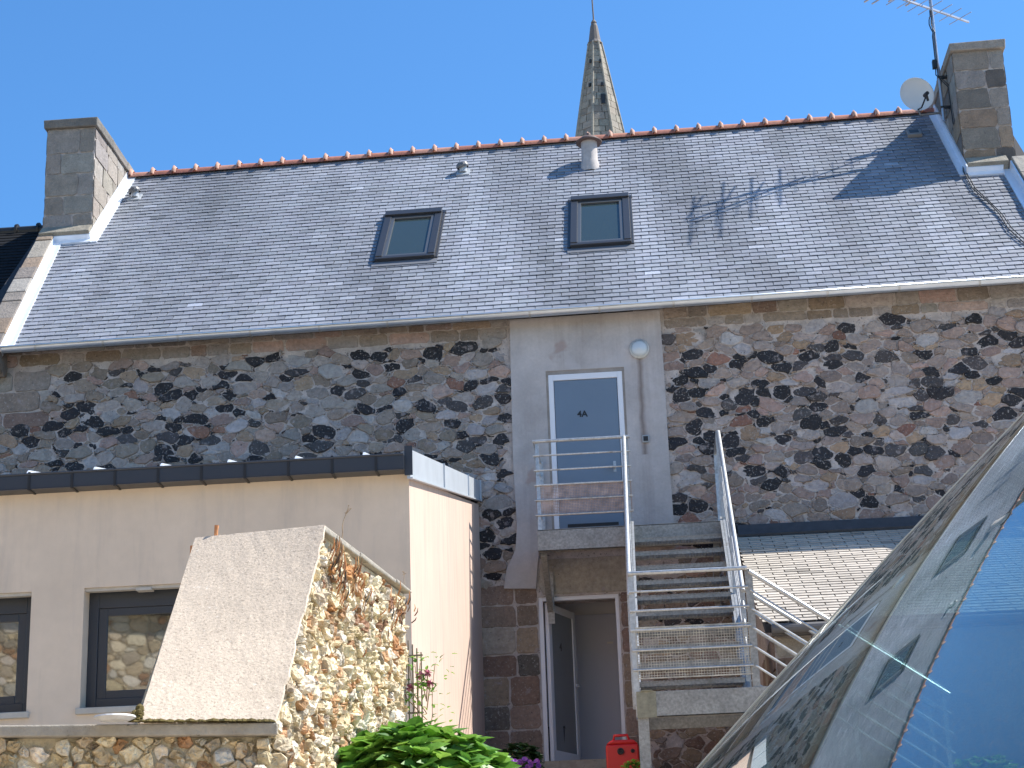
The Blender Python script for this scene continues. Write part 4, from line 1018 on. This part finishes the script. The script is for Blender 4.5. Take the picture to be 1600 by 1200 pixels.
def bush(name, lab, c, rad, n, L, cols, zmin, cat='shrub', Wf=.62, st_='stems', leafn='foliage', seed=1):
    random.seed(seed); e = empty(name, (c[0], c[1], zmin), lab, cat); m = MB(); sm = MB()
    for i in range(n):
        th2, ph = U(0, 2 * math.pi), math.acos(U(-.15, 1)); dr_ = np.array([math.sin(ph) * math.cos(th2), math.sin(ph) * math.sin(th2), math.cos(ph)])
        k = 1 + .16 * mnoise.noise(Vector(tuple(dr_ * 2.3 + seed))) + .05 * mnoise.noise(Vector(tuple(dr_ * 7)))
        rr_ = k * (1 - (rnd() ** 2) * .25); p = np.array(c) + dr_ * np.array(rad) * rr_
        if p[2] < zmin: continue
        az = U(0, 2 * math.pi); base_col = random.choice(cols); kk = U(.8, 1.2)
        for q in range(random.choice((3, 4, 5))):
            a_ = az + q * 2 * math.pi / 4.3 + U(-.3, .3); out = np.array([math.cos(a_), math.sin(a_), 0]); d = out * .9 + dr_ * .55 + np.array([0, 0, U(.0, .5)])
            leaf(m, p, d, dr_ + np.array([0, 0, .6]), L * U(.65, 1.1), L * Wf * U(.8, 1.1), tuple(v * kk for v in base_col))
        if i % 12 == 0: sm.tube([np.array([c[0] + U(-.1, .1), c[1] + U(-.1, .1), zmin]), (p + np.array([c[0], c[1], zmin])) / 2 + dr_ * .05, p], [.012, .008, .005], 5)
    m.build(leafn, m_leaf, e); sm.build(st_, m_dry, e); return e
HG = [(.16, .34, .05), (.10, .24, .035), (.22, .42, .07), (.08, .19, .03), (.28, .46, .08)]
hc = PY(655, 1200, 7.9)
bush('hydrangea_bush', 'large bright green hydrangea bush at the foot of the tall rubble wall', (hc[0] - .02, 7.9, hc[2] - .21), (.385, .36, .34), 560, .12, HG, 1.2, seed=4, Wf=.68)
dk = [(.02, .05, .015), (.03, .07, .02)]
q1 = PY(815, 1192, 20.5); bush('dark_green_plant', 'dark leafy plant in shade against the wall left of the lower door', (q1[0], q1[1], q1[2] - .05), (.2, .18, .25), 110, .09, dk, 3.4, 'plant', seed=5)
q2 = PY(992, 1196, 18.6); bush('small_green_plant', 'small green plant beside the red canister at the stair foot', (q2[0], q2[1], q2[2] - .12), (.12, .1, .16), 60, .06, HG, 3.2, 'plant', seed=6)
q3 = PY(1540, 1212, 13.0); bush('garden_shrub', 'green shrub seen through the tilted glass at the lower right', (q3[0], q3[1], q3[2] - .18), (.36, .3, .26), 320, .09, HG, 2.3, seed=7)
# purple petunias
random.seed(8)
q4 = PY(815, 1200, 19.5); pet = empty('purple_petunias', (q4[0], q4[1], 3.3), 'clump of purple petunias at the bottom edge left of the lower door', 'flowers')
m = MB(); fm = MB()
for i in range(120):
    p = q4 + np.array([U(-.22, .22), U(-.15, .15), U(-.25, .05)]); leaf(m, p, (U(-1, 1), U(-1, 1), U(0, 1)), (0, 0, 1), .05, .03, random.choice(dk))
for i in range(70):
    p = q4 + np.array([U(-.25, .22), U(-.2, .1), U(-.15, .085)]); ax_ = np.array([U(-.5, .5), -1, U(0, 1)]); r = U(.022, .034)
    fm = MB(); fm.lathe(p, ax_, [(0, -.01), (r * .3, 0), (r, .012), (r * .9, .013), (r * .2, .003)], 9, col=random.choice([(.22, .05, .38), (.30, .10, .45), (.14, .03, .28)])); fm.build('flower', m_leaf, pet)
m.build('foliage', m_leaf, pet)
# climbing rose and its trellis
random.seed(9)
tr0 = FB(L1 + .03, 0); ty = tr0[1] + .02
trel = empty('trellis', (tr0[0] + .02, ty, 1.8), 'narrow wooden trellis at the far end of the tall rubble wall', 'trellis')
m = MB()
for i in range(4): m.box((tr0[0] - .03 + i * .021, ty, 1.8), (tr0[0] - .024 + i * .021, ty + .01, 3.22 - .02 * i))
for z in np.arange(2.3, 3.2, .14): m.box((tr0[0] - .035, ty - .006, z), (tr0[0] + .045, ty - .0, z + .008))
m.build('slats', mat('grey_wood', (.20, .17, .13), rough=.9, var=(20, .3)), trel)
rose = empty('climbing_rose', (tr0[0] + .05, ty - .03, 1.8), 'thin climbing rose with pink blooms on the trellis', 'rose')
m = MB(); sm = MB(); fm = MB()
for i in range(5):
    p = np.array([tr0[0] + U(-.03, .03), ty - .02, 2.0]); pts = [p]
    for k in range(9): p = p + np.array([U(-.018, .024), U(-.015, .01), .122]); pts.append(p)
    sm.tube(pts, .002, 5)
    for p in pts[2:]:
        for j in range(6): leaf(m, p + np.array([U(-.02, .1), U(-.03, .03), U(-.05, .05)]), (U(-1, 1), U(-1, .3), U(-.3, .8)), (0, 0, 1), U(.02, .035), .018, random.choice(HG))
for (px, py) in ((668, 1052), (657, 1055), (640, 1075), (630, 1085), (672, 1068)):
    fm = MB(); p = PY(px, py, ty - .06); sm.tube([np.array([tr0[0] + .06, ty, p[2] - .12]), p], .003, 4)
    for k in range(14):
        d = np.array([U(-1, 1), U(-1, .2), U(-.6, 1)]); leaf(fm, p, d, (0, 0, 1), .024, .022, random.choice([(.55, .18, .28), (.62, .28, .36), (.45, .12, .22)]))
    fm.build('bloom', m_leaf, rose)
    for k in range(8): leaf(m, p + np.array([U(-.03, .03), U(-.02, .02), U(-.06, .02)]), (U(-1, 1), U(-1, 1), U(-.5, .8)), (0, 0, 1), .03, .018, random.choice(HG))
m.build('foliage', m_leaf, rose); sm.build('stems', m_dry, rose)

# ------------------------------------------------------------------ small things
rc = PY(972, 1160, 20.9)
can = empty('red_canister', (rc[0], 20.9, 3.5), 'bright red plastic canister with a top handle and black cap by the lower door', 'canister')
m_red = mat('red_plastic', (.62, .02, .018), rough=.35)
m = MB(); zc = rc[2]; m.box((rc[0] - .185, 20.8, 3.45), (rc[0] + .185, 21.0, zc - .03)); m.prism([(rc[0] - .185, 20.8, zc - .03), (rc[0] + .185, 20.8, zc - .03), (rc[0] + .13, 20.8, zc + .02), (rc[0] - .12, 20.8, zc + .02)], (0, .2, 0)); m.build('body', m_red, can, bevel=.02)
m = MB(); m.tube([(rc[0] - .10, 20.9, zc + .0), (rc[0] - .085, 20.9, zc + .075), (rc[0] + .06, 20.9, zc + .08), (rc[0] + .09, 20.9, zc + .0)], .017, 10); m.build('handle', m_red, can, smooth=True)
for dx_, r in ((-.02, .038), (.115, .022)):
    m = MB(); m.lathe((rc[0] + dx_, 20.80, zc - .11), (0, -1, 0), [(r, 0), (r, .03), (r * .6, .032), (r * .5, .02), (0, .02)], 20); m.build('cap', m_black, can)
bq = PY(868, 1150, 23.0)
m = MB(); bx, bz = bq[0] + .0, bq[2] + .08
m.add([(bx - .10, 22.95, G), (bx + .10, 22.95, G), (bx + .10, 23.12, G), (bx - .10, 23.12, G), (bx - .12, 22.93, bz), (bx + .12, 22.93, bz), (bx + .12, 23.14, bz), (bx - .12, 23.14, bz)], [(3, 2, 1, 0), (4, 5, 6, 7), (0, 1, 5, 4), (1, 2, 6, 5), (2, 3, 7, 6), (3, 0, 4, 7)])
m.box((bx - .13, 22.92, bz), (bx + .13, 23.15, bz + .03))
tag(m.build('black_bin', m_black, bevel=.008), 'small black bin just inside the open lower door', 'bin')

# ------------------------------------------------------------------ tilted glass close to the viewer
def unit(v): return v / np.linalg.norm(v)
acc = np.zeros(3)
for d_, r_ in (((1510, 850), (937, 350)), ((1395, 1040), (640, 372))): acc += unit(unit(ray(*d_)) - unit(ray(*r_)))
gn = unit(acc); gh = .30
gc = pl(1400, 950, gn, CAM + gn * gh)
ge = pl(1600, 636, gn, CAM + gn * gh) - pl(1100, 1199, gn, CAM + gn * gh); gu = unit(ge - gn * (ge @ gn)); gv = np.cross(gn, gu)
def gsurf(u, v): return gc + gu * u + gv * v + gn * (.007 * u - .007 * v + .068 * u * u / 2 - .010 * u * v + .137 * v * v / 2)
glass = empty('curved_glass_pane', gsurf(-.3, .9), 'large curved pane of clear glass mirroring the slate roof at lower right', 'glass pane')
NU, NV_ = 70, 90; m = MB()
for off in (0, .004):
    m.add([gsurf(-.55 + 1.35 * i / NU, -1.0 + 1.95 * j / NV_) + gn * off for i in range(NU + 1) for j in range(NV_ + 1)], [(i * (NV_ + 1) + j, (i + 1) * (NV_ + 1) + j, (i + 1) * (NV_ + 1) + j + 1, i * (NV_ + 1) + j + 1) for i in range(NU) for j in range(NV_)])
mg = bpy.data.materials.new('clear_glass'); mg.use_nodes = True; t = mg.node_tree; t.nodes.remove(t.nodes['Principled BSDF'])
lw = t.nodes.new('ShaderNodeLayerWeight'); lw.inputs[0].default_value = .5
pw_ = t.nodes.new('ShaderNodeMath'); pw_.operation = 'POWER'; pw_.inputs[1].default_value = 4; t.links.new(lw.outputs['Facing'], pw_.inputs[0])
ma_ = t.nodes.new('ShaderNodeMath'); ma_.operation = 'MULTIPLY_ADD'; ma_.inputs[1].default_value = .96; ma_.inputs[2].default_value = .04; t.links.new(pw_.outputs[0], ma_.inputs[0])
gl_ = t.nodes.new('ShaderNodeBsdfGlossy'); gl_.inputs['Roughness'].default_value = 0.0; gl_.inputs[0].default_value = (.93, .97, .97, 1)
tp = t.nodes.new('ShaderNodeBsdfTransparent'); tp.inputs[0].default_value = (.46, .61, .63, 1); mx_ = t.nodes.new('ShaderNodeMixShader')
t.links.new(ma_.outputs[0], mx_.inputs[0]); t.links.new(tp.outputs[0], mx_.inputs[1]); t.links.new(gl_.outputs[0], mx_.inputs[2]); df = t.nodes.new('ShaderNodeBsdfDiffuse'); df.inputs[0].default_value = (.45, .45, .42, 1); m2_ = t.nodes.new('ShaderNodeMixShader')
ns_ = t.nodes.new('ShaderNodeTexNoise'); ns_.inputs['Scale'].default_value = 260; ns_.inputs['Detail'].default_value = 3; tc_ = t.nodes.new('ShaderNodeTexCoord'); t.links.new(tc_.outputs['Object'], ns_.inputs[0])
mr_ = t.nodes.new('ShaderNodeMapRange'); mr_.inputs[1].default_value = .45; mr_.inputs[2].default_value = .75; mr_.inputs[3].default_value = .02; mr_.inputs[4].default_value = .16; t.links.new(ns_.outputs['Fac'], mr_.inputs[0])
t.links.new(mr_.outputs[0], m2_.inputs[0]); t.links.new(mx_.outputs[0], m2_.inputs[1]); t.links.new(df.outputs[0], m2_.inputs[2]); t.links.new(m2_.outputs[0], t.nodes['Material Output'].inputs[0])
m.build('pane', mg, glass, smooth=True)
m = MB(); m.tube([gsurf(-.55 + 1.35 * i / 40, -.86) - gn * .001 for i in range(41)], .0013, 8)
m.build('edge_seal', mat('pale_seal', (.55, .52, .46), rough=.5), glass)
print('SCENE OK', len(bpy.data.objects), 'stones', len(st))
